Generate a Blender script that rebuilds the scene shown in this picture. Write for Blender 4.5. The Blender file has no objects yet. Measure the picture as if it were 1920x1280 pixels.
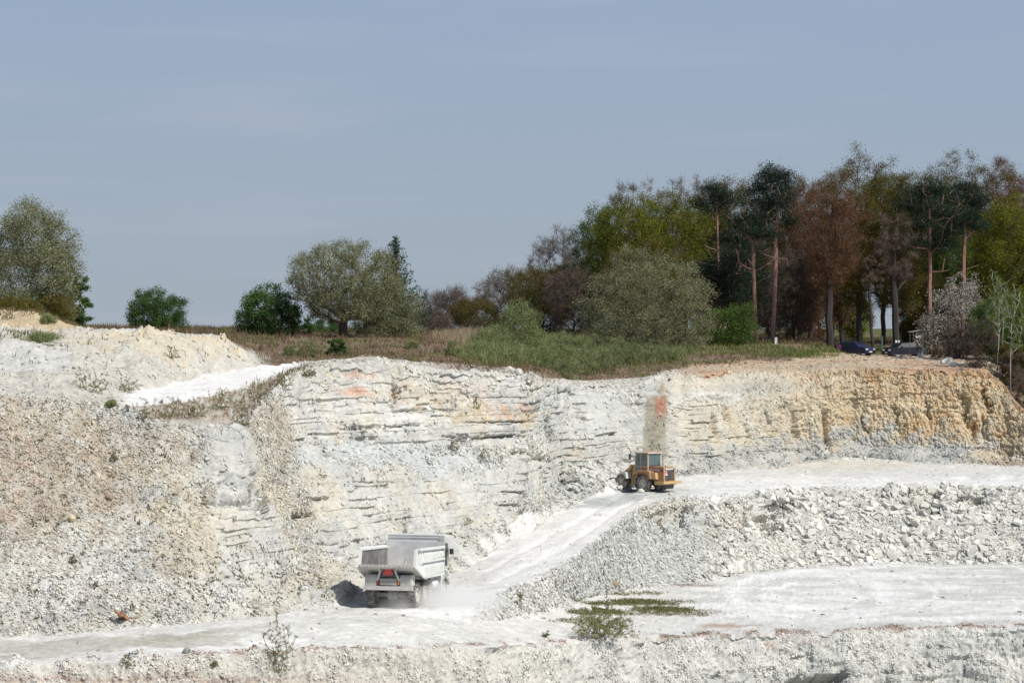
import bpy, math
import numpy as np
from math import radians, pi, sin, cos

# ---------------------------------------------------------------- camera, sky, sun, exposure
SC = bpy.context.scene
F = 5600.0            # focal length in pixels of the 1920 px wide frame
HZ = 615.0            # row of the eye-level line
cam_d = bpy.data.cameras.new("camera"); cam = bpy.data.objects.new("camera", cam_d)
SC.collection.objects.link(cam); SC.camera = cam
cam_d.sensor_width = 36.0; cam_d.lens = 36.0 * F / 1920.0
cam_d.clip_start = 1.0; cam_d.clip_end = 12000.0
cam.location = (0, 0, 0); cam.rotation_euler = (radians(90) - math.atan((640 - HZ) / F), 0, 0)

SUN_EL, SUN_AZ = 49.0, 131.0           # azimuth clockwise from +Y (the view direction): sun to the right, a little behind the camera
sd = (cos(radians(SUN_EL)) * sin(radians(SUN_AZ)), cos(radians(SUN_EL)) * cos(radians(SUN_AZ)), sin(radians(SUN_EL)))
w = bpy.data.worlds.new("World"); SC.world = w; w.use_nodes = True
nt = w.node_tree; nt.nodes.clear()
sky = nt.nodes.new("ShaderNodeTexSky"); sky.sky_type = 'NISHITA'; sky.sun_disc = False
sky.sun_elevation = radians(SUN_EL); sky.sun_rotation = radians(SUN_AZ)
sky.altitude = 100; sky.air_density = 1.0; sky.dust_density = 1.0; sky.ozone_density = 2.0
tc = nt.nodes.new("ShaderNodeTexCoord")
mp = nt.nodes.new("ShaderNodeMapping"); mp.inputs['Scale'].default_value = (6, 6, 55)
nz = nt.nodes.new("ShaderNodeTexNoise"); nz.inputs['Scale'].default_value = 1.6; nz.inputs['Detail'].default_value = 3
nz.inputs['Roughness'].default_value = 0.45
nt.links.new(tc.outputs['Generated'], mp.inputs['Vector']); nt.links.new(mp.outputs[0], nz.inputs['Vector'])
cr = nt.nodes.new("ShaderNodeMapRange"); cr.inputs['From Min'].default_value = 0.5; cr.inputs['From Max'].default_value = 0.8
cr.inputs['To Min'].default_value = 0.0; cr.inputs['To Max'].default_value = 0.34
nt.links.new(nz.outputs['Fac'], cr.inputs['Value'])
# hazy spring air: the low sky greys a little, with thin veils of cirrus
tint = nt.nodes.new("ShaderNodeMix"); tint.data_type = 'RGBA'; tint.blend_type = 'MULTIPLY'; tint.inputs[0].default_value = 1
tint.inputs[7].default_value = (0.80, 0.78, 0.82, 1)
nt.links.new(sky.outputs[0], tint.inputs[6])
# ground haze whitens the lowest degrees of the sky
sx = nt.nodes.new("ShaderNodeSeparateXYZ"); nt.links.new(tc.outputs['Generated'], sx.inputs[0])
hc = nt.nodes.new("ShaderNodeValToRGB"); e = hc.color_ramp.elements; SKS = 0.10
e[0].position = 0.0; e[0].color = (.372 / SKS / 10, .437 / SKS / 10, .503 / SKS / 10, 1)
e[1].position = 1.0; e[1].color = (.312 / SKS / 10, .412 / SKS / 10, .572 / SKS / 10, 1)
hr = nt.nodes.new("ShaderNodeMapRange"); hr.inputs['From Min'].default_value = 0.0; hr.inputs['From Max'].default_value = 0.13
nt.links.new(sx.outputs['Z'], hr.inputs['Value']); nt.links.new(hr.outputs[0], hc.inputs[0])
hs = nt.nodes.new("ShaderNodeVectorMath"); hs.operation = 'SCALE'; hs.inputs['Scale'].default_value = 10.0; nt.links.new(hc.outputs[0], hs.inputs[0])
hf = nt.nodes.new("ShaderNodeMapRange"); hf.interpolation_type = 'SMOOTHSTEP'
hf.inputs['From Min'].default_value = 0.08; hf.inputs['From Max'].default_value = 0.42; hf.inputs['To Min'].default_value = 0.94; hf.inputs['To Max'].default_value = 0.12
nt.links.new(sx.outputs['Z'], hf.inputs['Value'])
haz = nt.nodes.new("ShaderNodeMix"); haz.data_type = 'RGBA'; nt.links.new(hf.outputs[0], haz.inputs[0])
nt.links.new(tint.outputs[2], haz.inputs[6]); nt.links.new(hs.outputs[0], haz.inputs[7])
veil = nt.nodes.new("ShaderNodeMix"); veil.data_type = 'RGBA'; veil.inputs[7].default_value = (4.6, 5.0, 5.9, 1)
nt.links.new(cr.outputs[0], veil.inputs[0]); nt.links.new(haz.outputs[2], veil.inputs[6])
bg = nt.nodes.new("ShaderNodeBackground"); bg.inputs['Strength'].default_value = SKS
wo = nt.nodes.new("ShaderNodeOutputWorld")
nt.links.new(veil.outputs[2], bg.inputs['Color']); nt.links.new(bg.outputs[0], wo.inputs['Surface'])

sl = bpy.data.lights.new("sun", 'SUN'); sl.energy = 4.4; sl.angle = radians(0.5); sl.color = (1.0, 0.965, 0.90)
so = bpy.data.objects.new("sun", sl); SC.collection.objects.link(so)
from mathutils import Vector, Matrix
so.rotation_euler = Vector(sd).to_track_quat('Z', 'Y').to_euler(); so.location = (60, 60, 90)
SC.view_settings.view_transform = 'Standard'; SC.view_settings.look = 'None'
SC.view_settings.exposure = 0.0; SC.view_settings.gamma = 1.0
SC.render.resolution_x = 1024; SC.render.resolution_y = 682
SC.cycles.volume_step_rate = 1.0; SC.cycles.volume_bounces = 3
SC.cycles.max_bounces = 6; SC.cycles.diffuse_bounces = 3; SC.cycles.transparent_max_bounces = 8

rng = np.random.default_rng(7)

# ---------------------------------------------------------------- noise (numpy)
_perm = np.random.default_rng(3).permutation(256).astype(np.int64); _perm = np.concatenate([_perm, _perm, _perm])
_grd = np.random.default_rng(5).normal(size=(256, 3)); _grd /= np.linalg.norm(_grd, axis=1)[:, None]
def perlin(p):
    p = np.asarray(p, np.float64); sh = p.shape[:-1]; p = p.reshape(-1, 3)
    out = np.empty(len(p), np.float32)
    for a in range(0, len(p), 400000):
        q = p[a:a + 400000]; i = np.floor(q).astype(np.int64); f = q - i; i &= 255
        u = f * f * f * (f * (f * 6 - 15) + 10); r = 0
        for dx in (0, 1):
            px = _perm[(i[:, 0] + dx) & 255]; wx = u[:, 0] if dx else 1 - u[:, 0]
            for dy in (0, 1):
                py = _perm[px + ((i[:, 1] + dy) & 255)]; wy = u[:, 1] if dy else 1 - u[:, 1]
                for dz in (0, 1):
                    g = _grd[_perm[py + ((i[:, 2] + dz) & 255)] & 255]
                    wz = u[:, 2] if dz else 1 - u[:, 2]
                    r = r + wx * wy * wz * ((f[:, 0] - dx) * g[:, 0] + (f[:, 1] - dy) * g[:, 1] + (f[:, 2] - dz) * g[:, 2])
        out[a:a + 400000] = r * 1.6
    return out.reshape(sh)
def fbm(p, s=1.0, o=3, gain=0.5, off=0.0):
    p = np.asarray(p) * s + off; r = 0; a = 1.0
    for k in range(o):
        r = r + a * perlin(p * (2.03 ** k) + 17.3 * k); a *= gain
    return r
def coarse(fn, G, k=3):
    """fn(G) worked out on every k-th grid point and drawn out smoothly"""
    a = np.unique(np.r_[np.arange(0, G.shape[0], k), G.shape[0] - 1]); b = np.unique(np.r_[np.arange(0, G.shape[1], k), G.shape[1] - 1])
    q = fn(G[np.ix_(a, b)]).astype(np.float32); r, c = np.arange(G.shape[0]), np.arange(G.shape[1])
    i = np.clip(np.searchsorted(a, r, 'right') - 1, 0, len(a) - 2); t = ((r - a[i]) / (a[i + 1] - a[i]))[:, None]; q = q[i] * (1 - t) + q[i + 1] * t
    j = np.clip(np.searchsorted(b, c, 'right') - 1, 0, len(b) - 2); t = ((c - b[j]) / (b[j + 1] - b[j]))[None]; return q[:, j] * (1 - t) + q[:, j + 1] * t
def hsh(*k):
    h = np.zeros(np.broadcast(*k).shape, np.int64) + 1234567
    for q in k: h = (h * 1103515245 + np.asarray(q).astype(np.int64) * 2654435761 + 12345) & 0x7fffffff; h ^= (h >> 13)
    h = (h * 69069 + 1) & 0x7fffffff; h ^= h >> 11; h = (h * 1103515245 + 12345) & 0x7fffffff
    return ((h >> 8) % 65536) / 65535.0
def sstep(a, b, x): t = np.clip((x - a) / (b - a), 0, 1); return t * t * (3 - 2 * t)

# ---------------------------------------------------------------- object helpers
COL = SC.collection
def tag(o, label=None, cat=None, group=None, kind=None):
    if label: o["label"] = label
    if cat: o["category"] = cat
    if group: o["group"] = group
    if kind: o["kind"] = kind
    return o
def empty(name, loc, rz=0.0):
    o = bpy.data.objects.new(name, None); COL.objects.link(o); o.location = loc; o.rotation_euler = (0, 0, rz)
    o.empty_display_size = 0.3; return o
def mesh_obj(name, groups, mats, parent=None, smooth=False, tint=None, col=None):
    """groups: list of (verts (N,3), faces (M,k), material index, per-face tint or None)."""
    V, L, S, MI, T = [], [], [], [], []; nv = 0
    for g in groups:
        v, f, mi = g[0], np.asarray(g[1]), g[2]; t = g[3] if len(g) > 3 else None
        V.append(np.asarray(v, np.float32)); L.append((f + nv).ravel()); S.append(np.full(len(f), f.shape[1])); MI.append(np.full(len(f), mi))
        T.append(np.full(len(f), 0.5) if t is None else np.asarray(t)); nv += len(v)
    V = np.concatenate(V); L = np.concatenate(L).astype(np.int32); S = np.concatenate(S).astype(np.int32)
    me = bpy.data.meshes.new(name); me.vertices.add(len(V)); me.vertices.foreach_set('co', V.ravel())
    me.loops.add(len(L)); me.loops.foreach_set('vertex_index', L)
    me.polygons.add(len(S)); st = np.concatenate([[0], np.cumsum(S)[:-1]]).astype(np.int32)
    me.polygons.foreach_set('loop_start', st)
    me.polygons.foreach_set('material_index', np.concatenate(MI).astype(np.int32))
    me.polygons.foreach_set('use_smooth', np.full(len(S), smooth, bool))
    for m in (mats if isinstance(mats, (list, tuple)) else [mats]): me.materials.append(m)
    if tint is not False:
        a = me.attributes.new('tint', 'FLOAT', 'FACE'); a.data.foreach_set('value', np.concatenate(T).astype(np.float32))
    if col is not None:
        a = me.attributes.new('rock', 'FLOAT_COLOR', 'POINT')
        c = np.ones((len(V), 4), np.float32); c[:, :3] = col; a.data.foreach_set('color', c.ravel())
    me.update(calc_edges=True)
    o = bpy.data.objects.new(name, me); COL.objects.link(o)
    if parent: o.parent = parent
    return o

class MB:
    """Collects boxes, prisms, tubes; build() makes one mesh."""
    def __init__(s): s.g = []
    def add(s, v, f): s.g.append((np.asarray(v, float), np.asarray(f), 0)); return s
    def box(s, c, d, rx=0, ry=0, rz=0):
        v = np.array([[x, y, z] for x in (-.5, .5) for y in (-.5, .5) for z in (-.5, .5)]) * np.array(d)
        if rx or ry or rz:
            R = np.array(Matrix.Rotation(rz, 3, 'Z') @ Matrix.Rotation(ry, 3, 'Y') @ Matrix.Rotation(rx, 3, 'X')); v = v @ R.T
        return s.add(v + np.array(c), [[0, 1, 3, 2], [4, 6, 7, 5], [0, 4, 5, 1], [2, 3, 7, 6], [0, 2, 6, 4], [1, 5, 7, 3]])
    def prism(s, poly, a, b, axis='x'):
        """poly in the plane across axis, extruded from a to b. x: (y,z)  y: (x,z)  z: (x,y)"""
        P = np.array(poly, float); n = len(P)
        def put(t):
            t = np.full(n, t)
            return {'x': np.c_[t, P], 'y': np.c_[P[:, 0], t, P[:, 1]], 'z': np.c_[P, t]}[axis]
        v = np.r_[put(a), put(b)]
        c0, c1 = v[:n].mean(0), v[n:].mean(0); v = np.r_[v, [c0], [c1]]
        q = [[i, (i + 1) % n, n + (i + 1) % n, n + i] for i in range(n)]
        s.add(v, q); s.add(v, [[2 * n, (i + 1) % n, i] for i in range(n)]); s.add(v, [[2 * n + 1, n + i, n + (i + 1) % n] for i in range(n)])
        return s
    def tube(s, pts, r, n=8, cap=True):
        pts = np.array(pts, float); r = np.broadcast_to(r, (len(pts),)); V = []
        for i, p in enumerate(pts):
            d = pts[min(i + 1, len(pts) - 1)] - pts[max(i - 1, 0)]; d /= np.linalg.norm(d) + 1e-9
            u = np.cross(d, [0, 0, 1.]);
            if np.linalg.norm(u) < 1e-3: u = np.cross(d, [1., 0, 0])
            u /= np.linalg.norm(u); w_ = np.cross(d, u)
            for k in range(n): V.append(p + r[i] * (u * cos(2 * pi * k / n) + w_ * sin(2 * pi * k / n)))
        fs = [[i * n + k, i * n + (k + 1) % n, (i + 1) * n + (k + 1) % n, (i + 1) * n + k] for i in range(len(pts) - 1) for k in range(n)]
        s.add(V, fs)
        if cap: s.add(V, [list(range(n))]); s.add(V, [list(range(len(V) - n, len(V)))])
        return s
    def lathe(s, prof, c, axis='x', n=20):
        """prof: list of (along axis, radius)"""
        V = []
        for a, r in prof:
            for k in range(n):
                t = 2 * pi * k / n
                V.append({'x': (a, r * cos(t), r * sin(t)), 'y': (r * cos(t), a, r * sin(t)), 'z': (r * cos(t), r * sin(t), a)}[axis])
        m = len(prof); fs = [[i * n + k, i * n + (k + 1) % n, (i + 1) * n + (k + 1) % n, (i + 1) * n + k] for i in range(m - 1) for k in range(n)]
        return s.add(np.array(V) + np.array(c), fs)
    def build(s, name, mat_, parent=None, smooth=False, **kw): return mesh_obj(name, s.g, mat_, parent, smooth, **kw)

# ---------------------------------------------------------------- materials
def new_mat(name):
    m = bpy.data.materials.new(name); m.use_nodes = True; t = m.node_tree; b = t.nodes['Principled BSDF']; return m, t, b
def paint(name, c, rough=0.6, metal=0.0, dust=0.3, dcol=(0.62, 0.60, 0.55), scale=2.0, coat=0.0):
    """A painted or plain surface with a broken film of quarry dust on it."""
    m, t, b = new_mat(name); n = t.nodes.new; l = t.links.new
    g = n('ShaderNodeTexCoord'); z = n('ShaderNodeTexNoise'); z.inputs['Scale'].default_value = scale; z.inputs['Detail'].default_value = 6
    z.inputs['Roughness'].default_value = 0.65; l(g.outputs['Object'], z.inputs['Vector'])
    r = n('ShaderNodeMapRange'); r.inputs['From Min'].default_value = 0.35; r.inputs['From Max'].default_value = 0.7
    r.inputs['To Min'].default_value = max(0, dust - 0.25); r.inputs['To Max'].default_value = min(1, dust * 1.7)
    l(z.outputs['Fac'], r.inputs['Value'])
    x = n('ShaderNodeMix'); x.data_type = 'RGBA'; x.inputs[6].default_value = (*c, 1); x.inputs[7].default_value = (*dcol, 1)
    l(r.outputs[0], x.inputs[0]); l(x.outputs[2], b.inputs['Base Color'])
    b.inputs['Roughness'].default_value = rough; b.inputs['Metallic'].default_value = metal; b.inputs['Coat Weight'].default_value = coat
    return m
def leafmat(name, c0, c1, trans=0.35, rough=0.6):
    m, t, b = new_mat(name); n = t.nodes.new; l = t.links.new
    a = n('ShaderNodeAttribute'); a.attribute_name = 'tint'
    x = n('ShaderNodeMix'); x.data_type = 'RGBA'; x.inputs[6].default_value = (*c0, 1); x.inputs[7].default_value = (*c1, 1)
    l(a.outputs['Fac'], x.inputs[0])
    d = n('ShaderNodeBsdfDiffuse'); tr = n('ShaderNodeBsdfTranslucent'); ms = n('ShaderNodeMixShader'); ms.inputs[0].default_value = trans
    l(x.outputs[2], d.inputs['Color']); l(x.outputs[2], tr.inputs['Color'])
    l(d.outputs[0], ms.inputs[1]); l(tr.outputs[0], ms.inputs[2])
    t.nodes.remove(b); l(ms.outputs[0], t.nodes['Material Output'].inputs['Surface'])
    return m
def bark(name, c0, c1, sc=3.0):
    m, t, b = new_mat(name); n = t.nodes.new; l = t.links.new
    g = n('ShaderNodeTexCoord'); mp_ = n('ShaderNodeMapping'); mp_.inputs['Scale'].default_value = (sc * 2, sc * 2, sc * .4)
    z = n('ShaderNodeTexNoise'); z.inputs['Scale'].default_value = 2; z.inputs['Detail'].default_value = 4
    l(g.outputs['Object'], mp_.inputs[0]); l(mp_.outputs[0], z.inputs['Vector'])
    x = n('ShaderNodeMix'); x.data_type = 'RGBA'; x.inputs[6].default_value = (*c0, 1); x.inputs[7].default_value = (*c1, 1)
    l(z.outputs['Fac'], x.inputs[0]); l(x.outputs[2], b.inputs['Base Color']); b.inputs['Roughness'].default_value = 0.9
    return m
def rockmat(name, bump=0.35, fine=1.0, crack=0.5):
    """Reads the stone's own colour laid down per vertex and breaks it up with mottling, chips and hairline joints."""
    m, t, b = new_mat(name); n = t.nodes.new; l = t.links.new
    a = n('ShaderNodeAttribute'); a.attribute_name = 'rock'; g = n('ShaderNodeNewGeometry')
    z = n('ShaderNodeTexNoise'); z.inputs['Scale'].default_value = 3.2 * fine; z.inputs['Detail'].default_value = 7; z.inputs['Roughness'].default_value = 0.68
    z2 = n('ShaderNodeTexNoise'); z2.inputs['Scale'].default_value = 0.55; z2.inputs['Detail'].default_value = 4
    for q in (z, z2): l(g.outputs['Position'], q.inputs['Vector'])
    r = n('ShaderNodeMapRange'); r.inputs['From Min'].default_value = 0.3; r.inputs['From Max'].default_value = 0.72
    r.inputs['To Min'].default_value = 0.78; r.inputs['To Max'].default_value = 1.16; l(z.outputs['Fac'], r.inputs['Value'])
    r2 = n('ShaderNodeMapRange'); r2.inputs['From Min'].default_value = 0.3; r2.inputs['From Max'].default_value = 0.7
    r2.inputs['To Min'].default_value = 0.90; r2.inputs['To Max'].default_value = 1.07; l(z2.outputs['Fac'], r2.inputs['Value'])
    mu = n('ShaderNodeMath'); mu.operation = 'MULTIPLY'; l(r.outputs[0], mu.inputs[0]); l(r2.outputs[0], mu.inputs[1])
    x = n('ShaderNodeVectorMath'); x.operation = 'SCALE'; l(a.outputs['Color'], x.inputs[0]); l(mu.outputs[0], x.inputs['Scale'])
    l(x.outputs[0], b.inputs['Base Color']); b.inputs['Roughness'].default_value = 0.95; b.inputs['Specular IOR Level'].default_value = 0.15
    bp = n('ShaderNodeBump'); bp.inputs['Strength'].default_value = bump; bp.inputs['Distance'].default_value = 0.25
    l(z.outputs['Fac'], bp.inputs['Height']); l(bp.outputs[0], b.inputs['Normal'])
    return m
# ---------------------------------------------------------------- the land: one sheet lofted through measured lines of the quarry
# each line: (u, v, z or depth). Numbers below zero are heights, above zero distances along the view axis.
def line(pts):
    P = np.array(pts, float); u, v, q = P.T
    d = np.where(q < 0, q * F / (HZ - v), q)
    return u, v, d
R = {}
R['rim'] = line([(-500,1262,-15.6),(0,1252,-15.6),(340,1234,-15.6),(640,1219,-15.7),(900,1212,-16.0),(960,1209,-16.2),(1200,1197,-16.9),(1500,1187,-17.3),(1800,1178,-17.5),(2500,1176,-17.6)])
R['toe'] = line([(-500,1240,-15.5),(0,1233,-15.5),(400,1217,-15.45),(700,1196,-15.45),(870,1176,-15.5),(960,1160,-15.6),(1040,1140,-15.8),(1110,1116,-16.2),(1200,1102,-17.0),(1250,1098,-17.2),(1320,1090,-17.3),(1400,1072,-17.3),(1500,1060,-17.4),(1700,1054,-17.4),(1920,1056,-17.4),(2500,1058,-17.4)])
R['edge'] = line([(-500,1222,-15.4),(0,1214,-15.35),(400,1196,-15.2),(700,1162,-15.0),(870,1138,-14.9),(940,1115,-14.65),(1000,1092,-14.3),(1060,1060,-13.9),(1110,1022,-13.4),(1160,980,-12.9),(1200,950,-12.5),(1260,936,-12.4),(1400,925,-12.35),(1500,916,-12.3),(1700,914,-12.25),(1920,914,-12.2),(2500,914,-12.2)])
R['foot'] = line([(-500,1210,-15.3),(0,1195,-15.2),(200,1180,-15.1),(350,1168,-15.0),(500,1150,-14.8),(620,1135,-14.75),(720,1108,-14.8),(830,1078,-14.6),(900,1050,-14.2),(940,1024,-13.8),(975,1003,-13.4),(1040,963,-12.9),(1090,940,-12.45),(1130,922,-12.3),(1170,905,-12.25),(1230,896,-12.0),(1300,893,-11.9),(1400,880,-11.65),(1500,868,-11.35),(1600,862,-11.2),(1700,866,-11.2),(1800,870,-11.3),(1920,874,-11.4),(2500,880,-11.6)])
R['crest'] = line([(-500,735,162),(0,735,164),(130,745,165),(200,758,166.5),(260,785,166),(300,792,166),(360,795,167),(430,803,168),(465,785,171),(500,750,175),(540,705,180),(600,683,186),(700,682,189),(850,698,193),(960,700,197),(985,703,198),(1002,712,203),(1020,722,222),(1060,720,236),(1100,720,238),(1200,720,240),(1240,706,243),(1300,700,250),(1400,692,257),(1500,697,260),(1560,690,260),(1700,696,259),(1850,696,258),(1880,722,257),(1920,775,254),(2000,870,248),(2500,878,246)])
R['berm'] = line([(-500,730,166),(0,731,168),(130,741,169),(200,756,171),(250,760,172),(300,757,173.5),(400,737,182),(500,709,194),(545,694,199),(575,684,196),(610,679,191),(700,677,193),(850,693,197),(960,696,201),(985,700,202),(1002,710,208),(1020,719,227),(1060,717,240),(1100,717,242),(1200,717,244),(1240,703,247),(1300,696,254),(1400,688,261),(1500,692,264),(1560,686,264),(1700,691,263),(1850,692,262),(1880,716,261),(1920,765,258),(2000,860,252),(2500,872,250)])
R['inner'] = line([(-500,722,170),(0,724,171),(130,738,172),(190,747,175),(250,737,180),(300,727,186),(400,700,199),(490,685,206),(560,681,209),(700,671,206),(850,686,210),(960,690,214),(1000,698,218),(1060,706,246),(1100,709,249),(1230,700,253),(1300,688,261),(1400,680,268),(1560,676,272),(1700,680,269),(1850,684,267),(1900,712,264),(2000,800,260),(2500,860,256)])
R['mound'] = line([(-500,610,188),(0,615,190),(130,617,193),(180,617.5,195),(250,618,197),(300,622,199),(350,626,200),(400,628,203),(420,636,204),(440,650,205),(490,680,208),(560,676,214),(700,662,226),(900,672,228),(1060,690,262),(1150,688,265),(1230,680,268),(1300,672,272),(1400,664,279),(1560,662,281),(1700,673,278),(1850,676,268),(1900,700,264),(2000,760,262),(2500,860,262)])
R['back'] = line([(-500,575,202),(0,583,204),(60,583,205),(110,600,206),(150,619,208),(200,626,215),(300,627,225),(400,632,235),(440,637,238),(560,640,245),(700,640,250),(900,650,254),(1060,668,280),(1150,668,283),(1230,660,285),(1300,650,288),(1400,647,290),(1500,646,290),(1550,650,290),(1585,668,288),(1700,670,287),(1850,670,282),(1920,696,278),(2000,720,276),(2500,780,276)])
R['horizon'] = line([(-500,590,235),(0,590,235),(120,600,240),(165,616,262),(200,616.5,280),(300,616.5,285),(440,618,288),(560,622,290),(700,624,290),(900,628,292),(1060,640,300),(1300,643,302),(1450,642,303),(1540,645,303),(1600,664,300),(1850,662,298),(1920,680,292),(2000,690,290),(2500,700,290)])
R['far'] = line([(-500,617,430),(1000,622,430),(2500,622,430)])
R['end'] = line([(-500,616.2,2600),(2500,616.2,2600)])

g_in = np.arange(-24, 1946, 1.55); jump = np.arange(986, 1040, 0.6); g_l = np.arange(-500, -24, 14.); g_r = np.arange(1946, 2500, 14.)
U = np.unique(np.round(np.concatenate([g_l, g_in, jump, g_r]), 2)); NU = len(U)
fu = np.arange(-560, 2560, 1.0); kern = np.hanning(15); kern /= kern.sum()
def rail(name):
    u, v, d = R[name]
    vv = np.convolve(np.interp(fu, u, v), kern, 'same'); dd = np.convolve(np.interp(fu, u, d), kern, 'same')
    return np.interp(U, fu, vv), np.interp(U, fu, dd)
def pt(v, d): return np.stack([(U - 960) * d / F, d, (HZ - v) * d / F], 1)
def keyed(*k):
    k = np.array(k, float); return np.interp(U, k[:, 0], k[:, 1])
RV, RD = {}, {}
for k in R: RV[k], RD[k] = rail(k)
fv, fd, cv, cd = RV['foot'], RD['foot'], RV['crest'], RD['crest']
# the long face is not one plane: talus, lower face, ledge, upper face
def mid(fr_keys, g_keys):
    a = keyed(*fr_keys); g = keyed(*g_keys); return fv + a * (cv - fv), fd + g * (cd - fd)
m1 = mid([(-500,.25),(330,.25),(560,.17),(1000,.2),(1100,.25),(1300,.14),(2500,.16)], [(-500,.25),(330,.25),(560,.42),(950,.45),(1060,.55),(1240,.5),(1320,.32),(1560,.32),(1680,.55),(2500,.62)])
m2 = mid([(-500,.5),(330,.5),(560,.52),(1000,.45),(1100,.5),(1300,.45),(2500,.5)], [(-500,.5),(330,.5),(560,.60),(1000,.6),(1100,.7),(1240,.65),(1320,.42),(1560,.42),(1680,.7),(2500,.78)])
m3 = mid([(-500,.75),(330,.75),(560,.68),(1000,.62),(1100,.75),(1240,.76),(1320,.68),(1560,.74),(1680,.85),(2500,.85)], [(-500,.75),(330,.75),(560,.86),(1000,.86),(1100,.88),(1240,.8),(1320,.52),(1560,.52),(1680,.85),(2500,.9)])
rim = pt(RV['rim'], RD['rim'])
low = rim + np.array([0, -13., -22.]); near = low.copy(); near[:, 1] = 20.; near[:, 0] *= 1.0
rows = [near, low, rim, pt(RV['toe'], RD['toe']), pt(RV['edge'], RD['edge']), pt(fv, fd), pt(*m1), pt(*m2), pt(*m3), pt(cv, cd)] + \
       [pt(RV[k], RD[k]) for k in ('berm', 'inner', 'mound', 'back', 'horizon', 'far', 'end')]
#        near low  rim toe edge foot m1  m2  m3  crest berm inner mound back horizon far
nsub = [8, 100, 60, 115, 85, 105, 112, 80, 100, 20, 36, 80, 44, 28, 18, 8]
G, T = [], []
for k, n in enumerate(nsub):
    t = np.linspace(0, 1, n, endpoint=False)[:, None, None]
    if k == 1: t = t ** 0.55
    if k == 15: t = t ** 2.2
    G.append(rows[k][None] * (1 - t) + rows[k + 1][None] * t); T.append(k + np.broadcast_to(t[:, :, 0], (n, NU)))
G.append(rows[-1][None]); T.append(np.full((1, NU), float(len(nsub))))
G = np.concatenate(G); T = np.concatenate(T); NR = len(G)
UU = np.broadcast_to(U, T.shape)
VV = HZ - G[..., 2] * F / np.maximum(G[..., 1], 1)      # picture row the undisturbed sheet was measured at
du = np.gradient(G, axis=1); dv = np.gradient(G, axis=0)
N = np.cross(du, dv); N /= np.linalg.norm(N, axis=2)[..., None] + 1e-9; N[N[..., 2] < 0] *= -1
X, Y, Z = G[..., 0], G[..., 1], G[..., 2]
def band(a, b, s=0.12): return sstep(a - s, a + s, T) * (1 - sstep(b - s, b + s, T))
def blob(u0, v0, ru, rv, rot=0.0, e=0.35):
    x, y = UU - u0, VV - v0
    if rot: c, s_ = cos(rot), sin(rot); x, y = x * c + y * s_, -x * s_ + y * c
    r = (x / ru) ** 2 + (y / rv) ** 2
    return 1 - sstep(1 - e - .3, 1 + e, r + WOB)
n1 = coarse(lambda g: fbm(g, 0.16, 3), G); n2 = coarse(lambda g: fbm(g, 0.7, 3, off=31.), G, 2); n3 = fbm(G, 2.6, 3, off=57., gain=.6)
WOB = 0.9 * n2 + 0.5 * n1
isface = band(5, 9, .1); fg = band(1, 2, .04)
# how the face breaks: rubble slope on the left, bedded rock in the bluffs, fluted clay-stained face on the right
leftscree = np.clip(1 - sstep(330, 400, UU + 40 * n2) + sstep(440, 470, UU - (VV - 800) * .45) * (1 - sstep(520, 560, UU - (VV - 800) * .25)), 0, 1)
talus = np.clip(1 - sstep(5.75, 6.15, T + .35 * n2), 0, 1) + band(7, 7.95, .15) * sstep(540, 600, UU) * (1 - sstep(1000, 1030, UU)) * .8
rocky = isface * (1 - leftscree) * (1 - np.clip(talus, 0, 1)); right = sstep(1225, 1300, UU)
rightflute = right * rocky * sstep(1320, 1420, UU)
# bedding: layers and blocks pushed in and out, tilted a touch
zb = Z + 0.016 * X * (1 - right) - 0.03 * (X - 40) * right + 0.12 * coarse(lambda g: fbm(g, 0.12, 2, off=9.), G)
zz = zb * 4.4 + 0.18 * coarse(lambda g: perlin(np.stack([g[..., 2] * 1.3 + .02 * g[..., 0], g[..., 0] * .05, g[..., 2] * 0], -1)), G); li = np.floor(zz); lf = zz - li
wblk = 0.6 + 1.5 * hsh(li, 3); xb = (X + 0.15 * n2) / wblk + 7.3 * hsh(li, 1); bi = np.floor(xb); bf = xb - bi
hb = hsh(li, bi); patch = sstep(-0.08, 0.35, coarse(lambda g: fbm(g * np.array([1, 1, 1.6]), 0.22, 3, off=80.), G))
blk = (hb - .5) * 0.75 + (hsh(li, np.floor(xb / 4), 9) - .5) * 0.5
blk -= 0.28 * (sstep(.80, .97, lf)) * (hsh(li, bi, 4) > .45) * (hsh(np.floor(xb / 2), li, 6) > .74) + 0.34 * sstep(.90, 1., bf) * (hsh(li, bi, 5) > .55)
bluff = sstep(8.05, 8.3, T) * sstep(545, 600, UU) * (1 - sstep(1000, 1040, UU))
blkw = rocky * (0.22 + 0.78 * np.clip(patch + .55 * bluff, 0, 1)) * (1 - .35 * rightflute)
flute = 1 - np.abs(fbm(np.stack([X * 1.0, Y * .25, Z * .13], -1), .75, 3, off=11.)) * 2.2
flute2 = 1 - np.abs(fbm(np.stack([X * 1.0 + Z * .25, Y * .25, Z * .3], -1), 2.2, 2, off=51.)) * 2
disp = np.zeros_like(T)
disp += isface * ((0.9 - .5 * rocky - .15 * rightflute) * n1 + (0.22 - .08 * rocky) * n2 + (0.07 - .03 * rocky) * n3) * (1 - .55 * leftscree)
dripz = sstep(1198, 1206, UU) * (1 - sstep(1250, 1258, UU)); disp += blkw * blk * .35 * (1 - .85 * dripz)
disp -= rightflute * (0.11 * np.clip(flute - .5, 0, 1) + .24 * np.clip(flute2 - .5, 0, 1)); disp += rightflute * (.11 * n3 + .04 * n2)
disp += isface * (leftscree + np.clip(talus, 0, 1) * .6) * (0.07 * fbm(G, 3.4, 3, off=5., gain=.7) + .10 * n2)
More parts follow.
